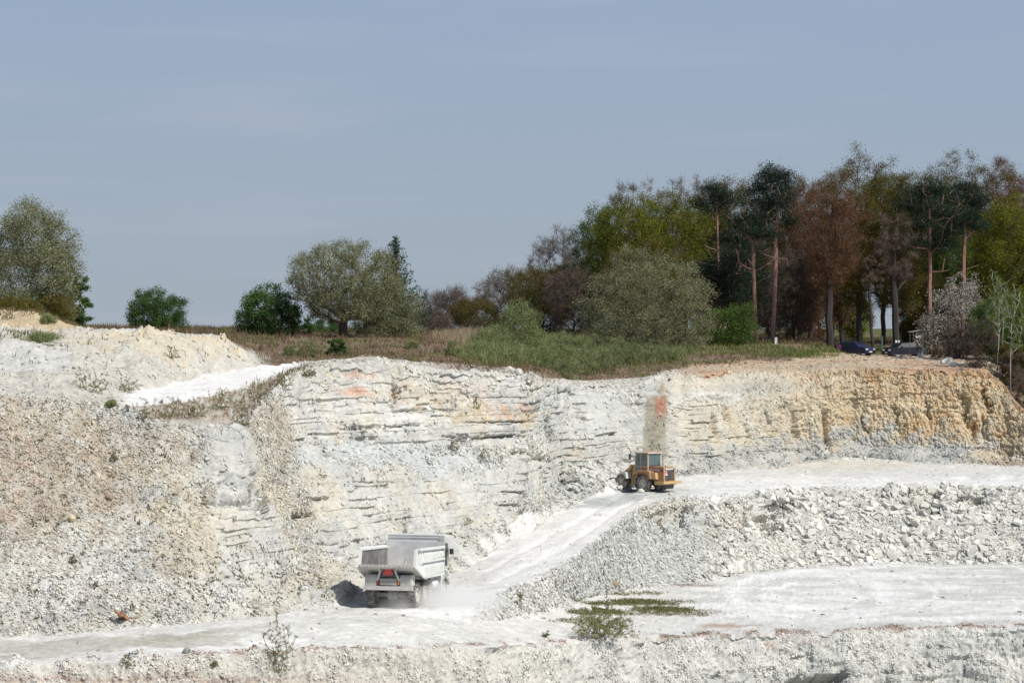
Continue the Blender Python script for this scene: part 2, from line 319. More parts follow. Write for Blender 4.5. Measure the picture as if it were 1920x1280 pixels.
# big grooves and overhangs of the bedded bluff
for (u0, v0, ru, rv, dep) in [(880,820,50,2.4,.8),(950,818,34,2.2,.8),(745,798,32,1.8,.7),(680,800,26,3,.8),(690,820,22,4,.7),(890,834,20,3,.5),(970,848,14,5,.7),
                              (1022,800,8,22,.8),(492,940,9,28,1.1),(565,966,16,6,1.),(420,946,42,2.2,.6),(425,912,34,1.6,.4),(462,925,4,18,.6),(790,770,60,1.8,.4),
                              (940,791,60,1.6,.5),(700,905,40,1.4,.3),(960,947,26,1.8,.5),(960,922,20,1.3,.4),(260,1025,20,2.2,.6),(270,1044,13,2,.7),(205,1032,22,3,.5),
                              (757,1000,3,20,.6),(872,978,4,10,.6),(765,1030,9,4,.5),(560,1112,3,14,.4),(585,1125,22,2,.4),(575,1095,14,2,.4),(610,1115,14,3,.4),(1010,860,14,5,.6),
                              (1050,735,14,4,.5),(738,735,4,26,.5)]:
    disp -= .75 * dep * np.exp(-((UU - u0 + 9 * n3) / ru) ** 4 - ((VV - v0 + 1.6 * n3) / rv) ** 2)
for (u0, v0, ru, rv, dep) in [(1815,780,7,40,1.0),(1802,760,5,30,.8),(1848,745,4,34,1.1),(1845,800,5,30,.7),(1338,795,5,20,.7),(1395,803,3,9,.5),(1490,800,4,22,.7),(1548,805,5,38,.8),
                              (1680,780,4,26,.6),(1740,765,5,24,.6),(1620,790,4,24,.5),(1345,742,24,3,.7),(1360,770,4,22,.5),(1440,780,3,18,.5)]:
    disp -= .7 * dep * np.exp(-((UU - u0 - .12 * (VV - v0) + 7 * n2 + 5 * n3) / ru) ** 2 - ((VV - v0) / rv) ** 4)
# a proud bedded buttress on the left and the smooth slab bed of the main bluff
disp += .55 * blob(420, 860, 55, 75) * isface + .35 * blob(425, 925, 45, 20) * isface
# talus bank below the bench (bedded outcrops, then boulders)
tb = band(3, 4, .06) * sstep(880, 980, UU); outc = tb * np.clip(blob(1420, 965, 70, 40) + blob(1280, 970, 60, 20) + blob(1800, 945, 70, 22), 0, 1)
disp += tb * (0.35 * n1 + .28 * n2 + .10 * n3) + outc * (blk * 1.25 + .25 * n2) * 1.0
for (u0, v0, ru, rv, dep) in [(1448,960,5,24,1.),(1475,962,16,3,.8),(1365,960,22,3,.7),(1395,975,5,16,.7),(1795,935,6,16,.9),(1770,925,16,4,.6),(1450,985,5,14,.6),(1835,945,14,4,.6)]:
    disp -= tb * dep * np.exp(-((UU - u0 + 8 * n3) / ru) ** 4 - ((VV - v0 + 3 * n3) / rv) ** 2)
# foreground face
fgr = fg * sstep(900, 1250, UU); disp += fg * (0.4 * n1 + .34 * n2 + .13 * n3) + fgr * blk * .5 * np.clip(patch + .3, 0, 1)
disp -= fg * 3.2 * np.exp(-((UU - 1532 + 6 * n2) / 48) ** 4 - ((VV - 1274 + .10 * (UU - 1530) + 4 * n3) / 7) ** 4)
# level ground
flat = band(2, 3, .05) + band(3, 5, .06) * (1 - tb) + band(9, 20, .05); flat = np.clip(flat, 0, 1)
rampw = band(4, 5, .05) * sstep(860, 960, UU) * (1 - sstep(1190, 1230, UU))
TR = T - 4
trk = sum(np.exp(-((TR - c - .02 * n1) / .055) ** 2) for c in (.30, .62))
lump = coarse(lambda g: fbm(g, 0.3, 2, off=70.), G); fine = fbm(G, 1.8, 3, off=77.)
gz = flat * (.10 * lump + .035 * fine * (1 - .7 * rampw)) - rampw * (.09 * trk - .05)
mounds = blob(1010, 1128, 75, 16) * .45 + blob(960, 1150, 60, 10) * .3 + band(1.95, 2.5, .1) * (1 - sstep(500, 800, UU)) * (.3 * np.clip(n2, 0, 1) + .12 * np.clip(n3, 0, 1))
gz += mounds * (.6 + n2)
hump = band(4.2, 5.9, .15) * blob(1105, 900, 75, 24); gz += hump * (.75 + .4 * n2)
plat = band(10.7, 16, .2); gz += (plat - 0) * (.16 * coarse(lambda g: fbm(g, .25, 3, off=91.), G) + .05 * fine) * (1 - sstep(14, 15, T))
gz += band(11.1, 12, .1) * (1 - sstep(420, 480, UU)) * (.45 * n1 + .2 * n2 + .05 * n3)
crestrag = np.exp(-((T - 9) / .25) ** 2) + np.exp(-((T - 12) / .08) ** 2) * (UU < 470); gz += .22 * crestrag * (n2 + .6 * n3)
W = G + N * disp[..., None]; W[..., 2] += gz
W[-1] = G[-1]

# ---- the stone's own colours
def mixc(c, col, m): m = np.clip(m, 0, 1)[..., None]; return c * (1 - m) + np.array(col) * m
chalk = (.575, .565, .515); white = (.70, .69, .645); grey = (.445, .45, .42); cream = (.56, .51, .40); tan = (.46, .395, .305)
ochre = (.58, .465, .29); rust = (.42, .235, .13); pink = (.54, .36, .27); soil = (.20, .135, .085); moss = (.13, .15, .045)
C = np.ones(T.shape + (3,)) * np.array(chalk)
mot = coarse(lambda g: fbm(g, .35, 3, off=120.), G); mot2 = fbm(G, 1.1, 3, off=133., gain=.6)
C = mixc(C, grey, isface * sstep(-.05, .5, mot) * .45); C = mixc(C, cream, isface * sstep(.0, .5, -mot + .4 * mot2) * .45)
bedc = hsh(li, 21); C = mixc(C, grey, rocky * (bedc > .72) * .35 * patch); C = mixc(C, white, rocky * (bedc < .22) * .35)
C = mixc(C, tan, isface * (blob(40, 890, 170, 150) * .8 + blob(230, 860, 120, 90) * .5)); C = mixc(C, pink, isface * blob(10, 880, 90, 150) * .25 * sstep(-.2, .4, mot2))
C = mixc(C, cream, isface * (blob(345, 1020, 60, 130, -.3) * .7 + blob(90, 780, 120, 40) * .5 + blob(510, 840, 45, 100) * .5 + blob(330, 900, 60, 100) * .35))
C = mixc(C, tan, isface * blob(500, 800, 40, 90, -.4) * .4)
C = mixc(C, white, isface * (blob(90, 1080, 150, 70) * .4 + blob(200, 1090, 30, 16) * .7 + blob(300, 1120, 200, 40) * .35)); C = mixc(C, grey, isface * (blob(330, 800, 90, 30) * .3 + blob(420, 850, 60, 70) * .35))
C = mixc(C, (.54, .56, .54), isface * (blob(700, 858, 170, 34) * .7 + blob(900, 880, 120, 40) * .3)); C = mixc(C, white, isface * blob(740, 780, 60, 40) * .4)
C = mixc(C, cream, isface * (blob(580, 940, 60, 60) * .5 + blob(590, 1095, 70, 30) * .6 + blob(1090, 860, 70, 40) * .4))
for (a, b, c_, d, colr, s) in [(670,734,32,9,pink,.9),(670,703,34,8,pink,.7),(765,738,24,18,ochre,.7),(800,756,40,14,ochre,.6),(745,742,10,16,rust,.3),(900,772,105,16,ochre,.65),(960,770,40,14,pink,.7),(990,785,14,18,ochre,.7),
                               (850,735,80,20,pink,.3),(600,700,50,14,cream,.6),(1090,845,18,14,ochre,.7),(1180,835,40,12,cream,.7),(1060,850,30,8,ochre,.4),(690,770,40,30,cream,.35)]:
    C = mixc(C, colr, isface * blob(a, b, c_ * 1.15, d * 1.2, .06, .7) * s * (.25 + .95 * sstep(-.25, .3, mot2 + .6 * n3 + .3 * n2)))
rec = isface * sstep(1005, 1025, UU) * (1 - sstep(1235, 1270, UU)); C = mixc(C, (.49, .50, .475), rec * .5)
drip = isface * sstep(1202, 1210, UU + 5 * n3 + 5 * n2) * (1 - sstep(1245, 1255, UU + 5 * n3 + 5 * n2)) * sstep(735, 748, VV + 6 * n2) * (1 - sstep(850, 875, VV))
C = mixc(C, (.31, .285, .22), drip * .92); C = mixc(C, (.37, .175, .12), drip * (.6 + .5 * sstep(-.3, .2, n2 + n3)) * sstep(1222, 1227, UU) * (1 - sstep(765, 800, VV + 12 * n2)) * .95); C = mixc(C, (.36, .27, .15), isface * blob(1238, 728, 12, 12) * .7)
# right face: ochre clay from the top, bleaching down to grey
rf = isface * right; dep = (VV - cv[None]) / np.maximum(fv - cv, 1)[None]
och = sstep(1400, 1600, UU) * (1 - sstep(.48, .80, dep + .3 * n2 + .12 * n1 - .22 * sstep(1640, 1760, UU)))
streak = fbm(np.stack([X * .9 + .25 * Z, Y * .2, Z * .35], -1), .8, 3, off=140.)
C = mixc(C, cream, rf * .65 * (1 - sstep(.7, .95, dep + .2 * n2))); C = mixc(C, ochre, rf * och * (.75 + .35 * streak)); C = mixc(C, rust, rf * och * sstep(.12, .5, streak) * .32); bedo = fbm(np.stack([X * .05, Y * .0, (Z + .03 * X) * 1.6], -1), 1.4, 3, off=145.); C = mixc(C, (.60, .50, .34), rf * och * sstep(0, .4, bedo) * .6); C = mixc(C, (.50, .35, .20), rf * och * sstep(.05, .45, -bedo) * .45)
C = mixc(C, (.42, .26, .12), rf * sstep(1500, 1640, UU) * np.exp(-((dep - .02) / .035) ** 2) * .75)
C = mixc(C, ochre, rf * blob(1450, 800, 130, 40) * .35 * sstep(-.2, .4, streak)); C = mixc(C, grey, rf * (sstep(.72, .86, dep + .25 * n2) * (1 - sstep(1800, 1850, UU)) * .55 + blob(1790, 850, 60, 22) * .4 + blob(1380, 735, 160, 16, -.1) * .5))
C = mixc(C, white, rf * blob(1340, 742, 60, 12) * .5); C = mixc(C, tan, rf * blob(1860, 850, 60, 40) * .5)
C = mixc(C, cream, isface * right * sstep(.0, .5, coarse(lambda g: fbm(g, .5, 2, off=150.), G)) * .3)
fall = fbm(np.stack([(UU * .7 + VV * .45) * .055, (UU * .45 - VV * .7) * .012, T * 0], -1), 1., 3, off=190.)
C = mixc(C, (.40, .35, .28), isface * leftscree * sstep(.0, .5, fall) * .35); C = mixc(C, (.60, .58, .52), isface * leftscree * sstep(.05, .5, -fall) * .4)
C = mixc(C, (.50, .32, .15), rf * blob(1810, 765, 95, 70, .1, .6) * .5 * sstep(-.3, .3, mot2)); C = mixc(C, grey, rf * sstep(.6, .8, dep + .2 * n2) * (1 - sstep(1760, 1860, UU)) * .45)
# floors, roads and the ramp
roadw = band(3, 5, .05) * (1 - tb); ru = (VV - RV['foot'][None]) / np.maximum(RV['rim'] - RV['foot'], 1)[None]
C = mixc(C, (.66, .65, .605), np.clip(roadw + band(2, 3, .04), 0, 1) * .7)
streaks = fbm(np.stack([X * .14 - Y * .05 + .5 * n1, Y * .42 + .5 * n1, Z * 0], -1), .8, 4, off=160.)
floor_r = band(2, 3, .05) * sstep(1250, 1330, UU); C = mixc(C, (.74, .735, .70), floor_r * sstep(-.05, .35, streaks) * .9); C = mixc(C, (.53, .53, .49), floor_r * sstep(.1, .4, -streaks) * .6)
arc = np.abs(np.hypot((UU - 1520) / 1.0, (VV - 1120) * 3.2) - 150 - 25 * n1); C = mixc(C, (.76, .755, .725), floor_r * np.exp(-(arc / 22) ** 2) * .7)
C = mixc(C, (.56, .56, .52), floor_r * sstep(1150, 1175, VV) * .45)
for (cu, cvv, rr, wd_, colr, s) in [(1520,1118,95,5,(.84,.83,.81),.7),(1520,1118,118,4,(.55,.55,.52),.6),(1560,1112,190,6,(.84,.83,.81),.6),(1560,1112,208,4,(.55,.55,.52),.5),(1480,1130,160,5,(.55,.55,.52),.5),(1700,1100,260,7,(.82,.82,.79),.5)]:
    C = mixc(C, colr, floor_r * np.exp(-((np.hypot(UU - cu, (VV - cvv) * 4.2) - rr - 14 * n1 - 5 * n2) / wd_) ** 2) * s * sstep(-.4, .2, n2 + .3))
lane = fbm(np.stack([TR * 9 + .3 * n1, Y * .03, T * 0], -1), 1., 3, off=195.)
C = mixc(C, (.62, .61, .58), rampw * sstep(0, .4, lane) * .4); C = mixc(C, (.82, .81, .78), rampw * (.6 + .4 * trk) * .85)
C = mixc(C, (.74, .73, .69), isface * (T < 5.5) * blob(960, 1015, 120, 40, -.6) * .8); C = mixc(C, (.80, .79, .76), roadw * (blob(860, 1130, 170, 34) * .7 + blob(360, 1212, 300, 10, -.05) * .6))
C = mixc(C, (.42, .405, .34), roadw * (blob(150, 1210, 330, 15, -.045, .25) * .75 + blob(400, 1186, 160, 5, -.14) * .5 + blob(640, 1143, 60, 4, -.25) * .4) + band(2, 3.2, .1) * blob(60, 1228, 170, 9, -.06) * .6)
C = mixc(C, (.44, .455, .43), roadw * (blob(1380, 920, 150, 10, .03, .2) * .8 + blob(1150, 936, 65, 9, -.12, .2) * .8 + blob(1215, 925, 60, 9) * .5) + rampw * blob(1125, 945, 50, 8) * .7)
bench = band(4, 5, .05) * sstep(1260, 1320, UU); C = mixc(C, (.76, .75, .71), bench * sstep(1.0, 1.35, (VV - 868) / 22 + n2 * .3) * .75); C = mixc(C, (.62, .56, .45), bench * blob(1550, 872, 220, 9) * .6)
C = mixc(C, (.64, .63, .57), tb * sstep(1300, 1400, UU) * .7); C = mixc(C, (.50, .51, .485), tb * sstep(1040, 1080, UU) * (1 - sstep(1290, 1360, UU)) * .7); C = mixc(C, cream, tb * (blob(1270, 955, 70, 22) * .5 + blob(1370, 975, 60, 30) * .4 + blob(1740, 940, 90, 20) * .3))
toev = band(2, 3.25, .12)
for (a, b, c_, d, colr, s) in [(1190,1130,110,6,moss,.8),(1245,1142,70,5,moss,.85),(1130,1147,60,6,moss,.8),(1260,1150,90,5,soil,.6),(1200,1112,60,4,soil,.55),(1300,1097,50,3,soil,.6),(1080,1163,50,5,moss,.5),(1310,1143,40,3,soil,.5)]:
    C = mixc(C, colr, toev * blob(a, b, c_, d, 0, .5) * s)
rl = VV - RV['rim'][None]; redline = (.37, .25, .19)
C = mixc(C, redline, np.exp(-((rl + 1 + 3 * n2) / 4.) ** 2) * sstep(150, 500, UU) * sstep(-.35, .15, n2 + .4 * mot2) * .65 * band(1.7, 3, .1))
C = mixc(C, redline, np.exp(-((VV - 1172 + .0 * UU + 3 * n2) / 3.) ** 2) * blob(1370, 1172, 60, 12) * .8); C = mixc(C, redline, fg * (blob(1500, 1200, 60, 12) * .7 + blob(700, 1240, 160, 6) * .4) * sstep(-.1, .2, n3))
C = mixc(C, tan, fg * (1 - sstep(700, 1000, UU)) * .35); C = mixc(C, grey, fgr * sstep(-.1, .4, mot) * .6); C = mixc(C, (.62, .59, .52), fg * (1 - fgr) * .45); C = mixc(C, redline, fg * (np.exp(-((VV - 1276) / 5) ** 2) * (1 - sstep(420, 700, UU)) * .6))
# benches, mound, plateau
up = band(9, 12.0, .05); C = mixc(C, (.50, .46, .38), up * .5)
wr = band(9.9, 11.03, .06) * sstep(205, 260, UU) * (1 - sstep(545, 575, UU)); C = mixc(C, (.84, .83, .79), wr * .95)
C = mixc(C, (.33, .25, .17), band(9.1, 9.95, .15) * sstep(240, 300, UU) * (1 - sstep(545, 580, UU)) * sstep(-.3, .3, n2 + .2) * .7)
md = band(11, 12, .03) * (1 - sstep(440, 490, UU)); C = mixc(C, (.54, .52, .46), md * .8); C = mixc(C, cream, md * (blob(340, 645, 190, 28) * .85 + blob(150, 640, 160, 20) * .5)); C = mixc(C, (.56, .57, .56), md * blob(60, 665, 90, 25) * .5)
C = mixc(C, ochre, md * np.exp(-((T - 11.97) / .06) ** 2) * sstep(150, 240, UU) * .55)
bk = band(12, 13, .05) * (1 - sstep(140, 160, UU)); C = mixc(C, (.55, .43, .26), bk * .9); C = mixc(C, white, bk * blob(125, 598, 20, 8) * .8)
soilm = band(11.05, 20, .06) * sstep(470, 520, UU + 3 * (660 - VV) * 0) + band(12.3, 20, .2) * (1 - sstep(470, 520, UU)) * sstep(150, 170, UU)
soilm = np.clip(soilm + band(10.6, 11.1, .1) * sstep(980, 1040, UU) * (1 - sstep(1215, 1260, UU)) + band(9.8, 11.1, .1) * sstep(790, 860, UU) * (1 - sstep(985, 1000, UU)) * .5, 0, 1)
soilm = np.maximum(soilm, sstep(13.9, 14.2, T)); C = mixc(C, soil, soilm * .92); C = mixc(C, (.20, .13, .10), soilm * sstep(-.1, .4, mot) * .6); C = mixc(C, (.10, .11, .045), soilm * sstep(14.2, 15, T) * .9)
C = mixc(C, (.11, .125, .045), soilm * sstep(0, .3, coarse(lambda g: fbm(g, .3, 2, off=170.), G)) * .7)
sand = band(8.93, 20, .06) * (1 - sstep(-.12, .12, T - keyed((-500, 11.15), (1480, 11.2), (1560, 12.2), (1590, 13.6), (2500, 13.6))[None] + .25 * n2)) * sstep(1240, 1330, UU); sandm = sand * (1 - band(12.2, 13.1, .25) * (1 - sstep(1540, 1590, UU)) * .9)
C = mixc(C, (.49, .40, .285), sandm * .95 * (1 - sstep(13.3, 14, T))); C = mixc(C, (.45, .38, .31), sandm * sstep(1560, 1600, UU) * band(11.6, 13.6, .2) * .8); C = mixc(C, (.43, .24, .15), sandm * sstep(0, .35, coarse(lambda g: fbm(g * np.array([.3, 1, 1]), .3, 2, off=180.), G)) * .55)
C = mixc(C, (.55, .50, .40), sand * band(12.75, 13.15, .1) * sstep(1470, 1500, UU) * (1 - sstep(1545, 1575, UU)) * .8); C = mixc(C, (.42, .28, .17), sand * sstep(1560, 1640, UU) * band(9.0, 9.7, .2) * .7)
C = mixc(C, soil, sstep(1862, 1900, UU) * band(9.6, 20, .1) * .8)
C *= (1 + .07 * mot2)[..., None]; C = np.clip(C, .02, .86)

M_CLIFF = rockmat('chalk_rock', .5); M_FLOOR = rockmat('chalk_dust', .22, .7); M_SOIL = rockmat('plateau_soil', .5)
IDX = np.arange(NR * NU).reshape(NR, NU)
starts = np.concatenate([[0], np.cumsum(nsub)])
def patchobj(name, r0, r1, c0, c1, mt, smooth=True):
    i = IDX[r0:r1, c0:c1]; q = np.stack([i[:-1, :-1], i[:-1, 1:], i[1:, 1:], i[1:, :-1]], -1).reshape(-1, 4)
    b = i.min(); uniq = np.arange(i.size).reshape(i.shape)
    q = np.stack([uniq[:-1, :-1], uniq[:-1, 1:], uniq[1:, 1:], uniq[1:, :-1]], -1).reshape(-1, 4)
    o = mesh_obj(name, [(W[r0:r1, c0:c1].reshape(-1, 3), q, 0)], mt, None, smooth, tint=False, col=C[r0:r1, c0:c1].reshape(-1, 3))
    o['kind'] = 'structure'; return o
ce = int(np.searchsorted(U, 880.))
s_ = starts
patchobj('foreground_cliff', s_[0], s_[2] + 1, 0, NU, M_CLIFF, False)
patchobj('quarry_floor', s_[2], s_[3] + 1, 0, NU, M_FLOOR)
patchobj('road', s_[3], s_[5] + 1, 0, ce + 1, M_FLOOR)
patchobj('rubble_slope', s_[3], s_[4] + 1, ce, NU, M_CLIFF, False)
patchobj('ramp_road', s_[4], s_[5] + 1, ce, NU, M_FLOOR)
patchobj('cliff', s_[5], s_[9] + 1, 0, NU, M_CLIFF, False)
patchobj('upper_bench', s_[9], s_[12] + 1, 0, NU, M_CLIFF, True)
patchobj('ground', s_[12], NR, 0, NU, M_SOIL)
mb = MB(); mb.add([(-9000, 640, -2.2), (9000, 640, -2.2), (9000, 11000, -2.2), (-9000, 11000, -2.2)], [[0, 1, 2, 3]])
far_m, t_, b_ = new_mat('far_fields'); b_.inputs['Base Color'].default_value = (.11, .13, .06, 1); b_.inputs['Roughness'].default_value = 1
mb.build('far_fields', far_m)['kind'] = 'structure'

# ---- finding the ground again
PU = 960 + W[..., 0] * F / W[..., 1]; PV = HZ - W[..., 2] * F / W[..., 1]
def gz_at(x, y):
    """height of the land under (x, y)"""
    u = 960 + x * F / y; c = int(np.clip(np.searchsorted(U, u), 1, NU - 1)); colY, colZ = W[:, c, 1], W[:, c, 2]
    k = np.where((colY[:-1] <= y) & (colY[1:] > y))[0]
    if not len(k): return float(colZ[np.argmin(abs(colY - y))])
    k = k[-1]; f = (y - colY[k]) / (colY[k + 1] - colY[k]); return float(colZ[k] * (1 - f) + colZ[k + 1] * f)
def on(u, d):
    x = (u - 960) * d / F; return Vector((x, d, gz_at(x, d)))
def hit(u, v):
    """the nearest point of the land seen at (u, v)"""
    c = int(np.clip(np.searchsorted(U, u), 1, NU - 1)); k = np.where(PV[:, c] <= v)[0]; k = k[k > s_[1]]
    k = k[0] if len(k) else NR - 2; p = W[k, c]; return Vector((float((u - 960) * p[1] / F), float(p[1]), float(p[2])))
# ---------------------------------------------------------------- loose stone
def rock_shapes(n, seed, flat=.55):
    """angular hulls: a box of 8 corners pulled about, plus split faces"""
    r = np.random.default_rng(seed); out = []
    for _ in range(n):
        v = np.array([[x, y, z] for x in (-1, 1) for y in (-1, 1) for z in (-1, 1)], float) * .5
        v += r.uniform(-.24, .24, v.shape); v *= np.array([1, r.uniform(.55, .95), r.uniform(.3, 1) * flat]); out.append(v)
    return out
_RF = np.array([[0, 1, 3, 2], [4, 6, 7, 5], [0, 4, 5, 1], [2, 3, 7, 6], [0, 2, 6, 4], [1, 5, 7, 3]])
_RT = np.array([t for q in _RF for t in ([q[0], q[1], q[2]], [q[0], q[2], q[3]])])
def scatter(name, n, wmap, s0, s1, seed, flat=.55, sink=.15, power=2.2, bright=1.0, jit=.12, mt=None):
    r = np.random.default_rng(seed); wm = wmap[:-1, :-1]
    A = np.linalg.norm(np.cross(W[1:, :-1] - W[:-1, :-1], W[:-1, 1:] - W[:-1, :-1]), axis=2) * np.clip(wm, 0, None)
    A = A.ravel(); pick = np.searchsorted(np.cumsum(A) / A.sum(), r.random(n)); i, j = pick // (NU - 1), pick % (NU - 1)
    a, b = r.random((2, n, 1)); P = W[i, j] * (1 - a) * (1 - b) + W[i + 1, j] * a * (1 - b) + W[i, j + 1] * (1 - a) * b + W[i + 1, j + 1] * a * b
    nn = N[i, j]; sz = s0 + (s1 - s0) * r.random(n) ** power
    # lie roughly along the slope, tumbled
    up = nn + r.normal(0, .35, (n, 3)); up /= np.linalg.norm(up, axis=1)[:, None]
    t = r.normal(size=(n, 3)); t[:, 2] *= .4; t -= up * (t * up).sum(1)[:, None]; t /= np.linalg.norm(t, axis=1)[:, None] + 1e-9; bt = np.cross(up, t)
    sh = rock_shapes(24, seed + 1, flat); k = r.integers(0, 24, n); S = np.array(sh)[k] * sz[:, None, None]
    V = P[:, None] + S[..., 0:1] * t[:, None] + S[..., 1:2] * bt[:, None] + (S[..., 2:3] + (sz * flat * .35 * (1 - sink * 2))[:, None, None]) * up[:, None]
    base = C[i, j] * (bright + r.normal(0, jit, (n, 1))); base = np.clip(base, .05, .88)
    faces = (_RT[None] + 8 * np.arange(n)[:, None, None]).reshape(-1, 3)
    return mesh_obj(name, [(V.reshape(-1, 3), faces, 0)], mt or M_STONE, None, False, tint=False, col=np.repeat(base, 8, 0))
M_STONE = rockmat('loose_stone', .3, 1.6)
w1 = isface * np.clip(leftscree, 0, 1) * (UU > -40) * (UU < 1960) * np.clip(.5 + 1.5 * mot2, .1, 2)
tag(scatter('scree', 72000, w1, .03, .16, 11, flat=.5, power=2.8, bright=.97, jit=.13), kind='stuff')
w2 = isface * np.clip(talus, 0, 1) * (1 - leftscree) * (1 - .93 * (T < 5.6) * blob(950, 1020, 130, 45, -.6)) * (UU > -40) * (UU < 1960) * np.clip(.3 + 1.6 * n2, .03, 2) + isface * rocky * .25 * np.clip(.1 + 1.5 * n2, 0, 2)
tag(scatter('rockfall', 34000, w2, .04, .24, 12, power=3.6, bright=1.0, jit=.12), kind='stuff')
w3 = tb * (UU < 1960) * (1 - .85 * outc); w3b = w3 * sstep(1300, 1420, UU)
tag(scatter('rubble', 52000, w3 * (1 + .1 * sstep(1300, 1420, UU)), .045, .24, 13, flat=.42, power=2.2, bright=1.0, jit=.12), kind='stuff')
tag(scatter('boulder_rubble', 6500, w3b * (1 - .9 * outc) * np.clip(.4 + 1.4 * n1, .05, 2), .10, .66, 14, flat=.6, power=3.2, bright=.99, jit=.10), kind='stuff')
w4 = fg * (UU > -40) * (UU < 1960) * (VV < 1300) * np.clip(.4 + 1.4 * n2, .05, 2) + np.clip(mounds, 0, 1) * 4
tag(scatter('foreground_debris', 32000, w4, .025, .15, 15, power=2.6, bright=1.06, jit=.14), kind='stuff')
pile = np.clip(hump * 1.6 + band(4.3, 5.6, .1) * blob(1160, 908, 45, 14), 0, 2)
tag(scatter('loader_rock_pile', 3400, pile, .10, .62, 16, flat=.75, power=2., bright=1.06, jit=.08), kind='stuff')
w5 = (flat * band(2, 5, .05) * (.04 + .25 * np.clip(n2, 0, 1)) + band(9, 12, .05) * .9 * (1 - wr) + band(9.3, 13.4, .2) * sstep(1240, 1330, UU) * .2) * (UU > -40) * (UU < 1960)
tag(scatter('scattered_stones', 13000, w5, .035, .26, 17, power=4., bright=1.0), kind='stuff')

def boulder(u, v, s, label, seed, colr=(.62, .60, .54), rz=0.0, squash=.7, name='boulder'):
    r = np.random.default_rng(seed); p = hit(u, v)
    bm = __import__('bmesh').new(); __import__('bmesh').ops.create_icosphere(bm, subdivisions=2, radius=.5)
    for q in bm.verts: q.co = Vector((q.co.x, q.co.y * .8, q.co.z * squash))
    for _ in range(9):                                 # hew flat faces
        d = Vector(r.normal(size=3)).normalized(); k = r.uniform(.26, .42)
        for q in bm.verts:
            h_ = q.co.dot(d)
            if h_ > k: q.co -= d * (h_ - k)
    v_ = np.array([q.co[:] for q in bm.verts]) * s; f_ = np.array([[x.index for x in fc.verts] for fc in bm.faces]); bm.free()
    o = mesh_obj(name, [(v_, f_, 0)], M_STONE, None, False, tint=False, col=np.tile(colr, (len(v_), 1)))
    o.location = p + Vector((0, 0, s * squash * .28)); o.rotation_euler = (r.uniform(-.2, .2), r.uniform(-.2, .2), rz)
    return tag(o, label, 'boulder', 'single boulders in the quarry')
BL = [(1203, 924, .62, 'pale rounded boulder lying just in front of the loader rear wheel', (.70, .68, .62)),
      (1234, 919, .40, 'smaller grey boulder between the loader rear wheel and its rear bumper', (.55, .54, .5)),
      (1257, 928, .42, 'small pinkish block on the bench below the loader rear end', (.62, .52, .42)),
      (1152, 1100, .75, 'brown angular boulder at the foot of the grey rubble slope above the mossy ground', (.36, .29, .20)),
      (1103, 1147, .62, 'round white boulder behind the wide green bush on the quarry floor', (.74, .73, .69)),
      (1176, 1197, .42, 'white boulder on the red earth at the right end of the wide green bush', (.74, .73, .69)),
      (134, 976, .55, 'cream coloured boulder stuck in the tan scree on the left slope', (.68, .58, .38)),
      (206, 936, .60, 'brownish slab jutting from the tan scree on the left slope', (.44, .33, .25)),
      (1718, 985, 1.1, 'big pale tilted block in the rubble under the bench edge', (.62, .60, .53)),
      (1700, 1022, 1.3, 'largest flat slab low on the boulder slope', (.60, .58, .52)),
      (1738, 1008, .9, 'grey blocky boulder right of the largest flat slab', (.5, .5, .46)),
      (1600, 1025, 1.0, 'broad pale boulder in the middle of the rubble slope', (.66, .63, .55)),
      (1655, 1010, .8, 'dark-bottomed boulder left of the largest flat slab', (.52, .50, .44)),
      (349, 1224, .55, 'dark grey pointed stone beside the lower road', (.34, .33, .30)),
      (560, 1030, .01, '', (.5, .5, .5))][:-1]
for k, (u, v, s, lb, cl) in enumerate(BL): boulder(u, v, s, lb, 40 + k, cl, k * .9)
boulder(957, 700, .9, 'large pale boulder on the rim at the right end of the main bluff', 81, (.66, .63, .56), .4)
boulder(972, 702, .75, 'pale boulder next to the large one on the rim of the main bluff', 82, (.66, .63, .56), 1.9)
# rotten orange log, foot of left slope; a near-black solid paints its cavity's shade
B_HOL = bark('painted_hollow_shade', (.012, .008, .006), (.03, .02, .015))
def log():
    p = hit(228, 1166); o = empty('log', p, .5); tag(o, 'broken orange-brown log lying at the foot of the left scree slope', 'log')
    lm = bark('rotten_wood', (.22, .10, .05), (.46, .27, .15), 5)
    m = MB(); m.tube([(-.40, 0, .62), (-.30, .02, .48), (-.20, .0, .40), (-.02, .03, .26), (.12, .06, .20), (.26, 0, .10), (.38, -.03, .08)], [.02, .09, .07, .17, .13, .15, .06], 7); m.box((.02, -.05, .34), (.30, .10, .16), .5, .6, .2); m.box((.22, .05, .2), (.26, .12, .12), .2, .9, .7); m.build('stem', lm, o); m = MB(); m.tube([(-.16, -.12, .16), (.02, -.17, .12), (.12, -.16, .07)], [.05, .10, .05], 7); m.build('hollow_shade', B_HOL, o)
    m = MB(); m.tube([(.1, 0, .15), (.4, -.1, .16), (.75, -.15, .14)], [.035, .025, .012], 6); m.build('branch', lm, o)
    m = MB(); m.tube([(-.1, .02, .2), (-.05, .1, .42)], [.045, .02], 6); m.build('branch', lm, o)
log()
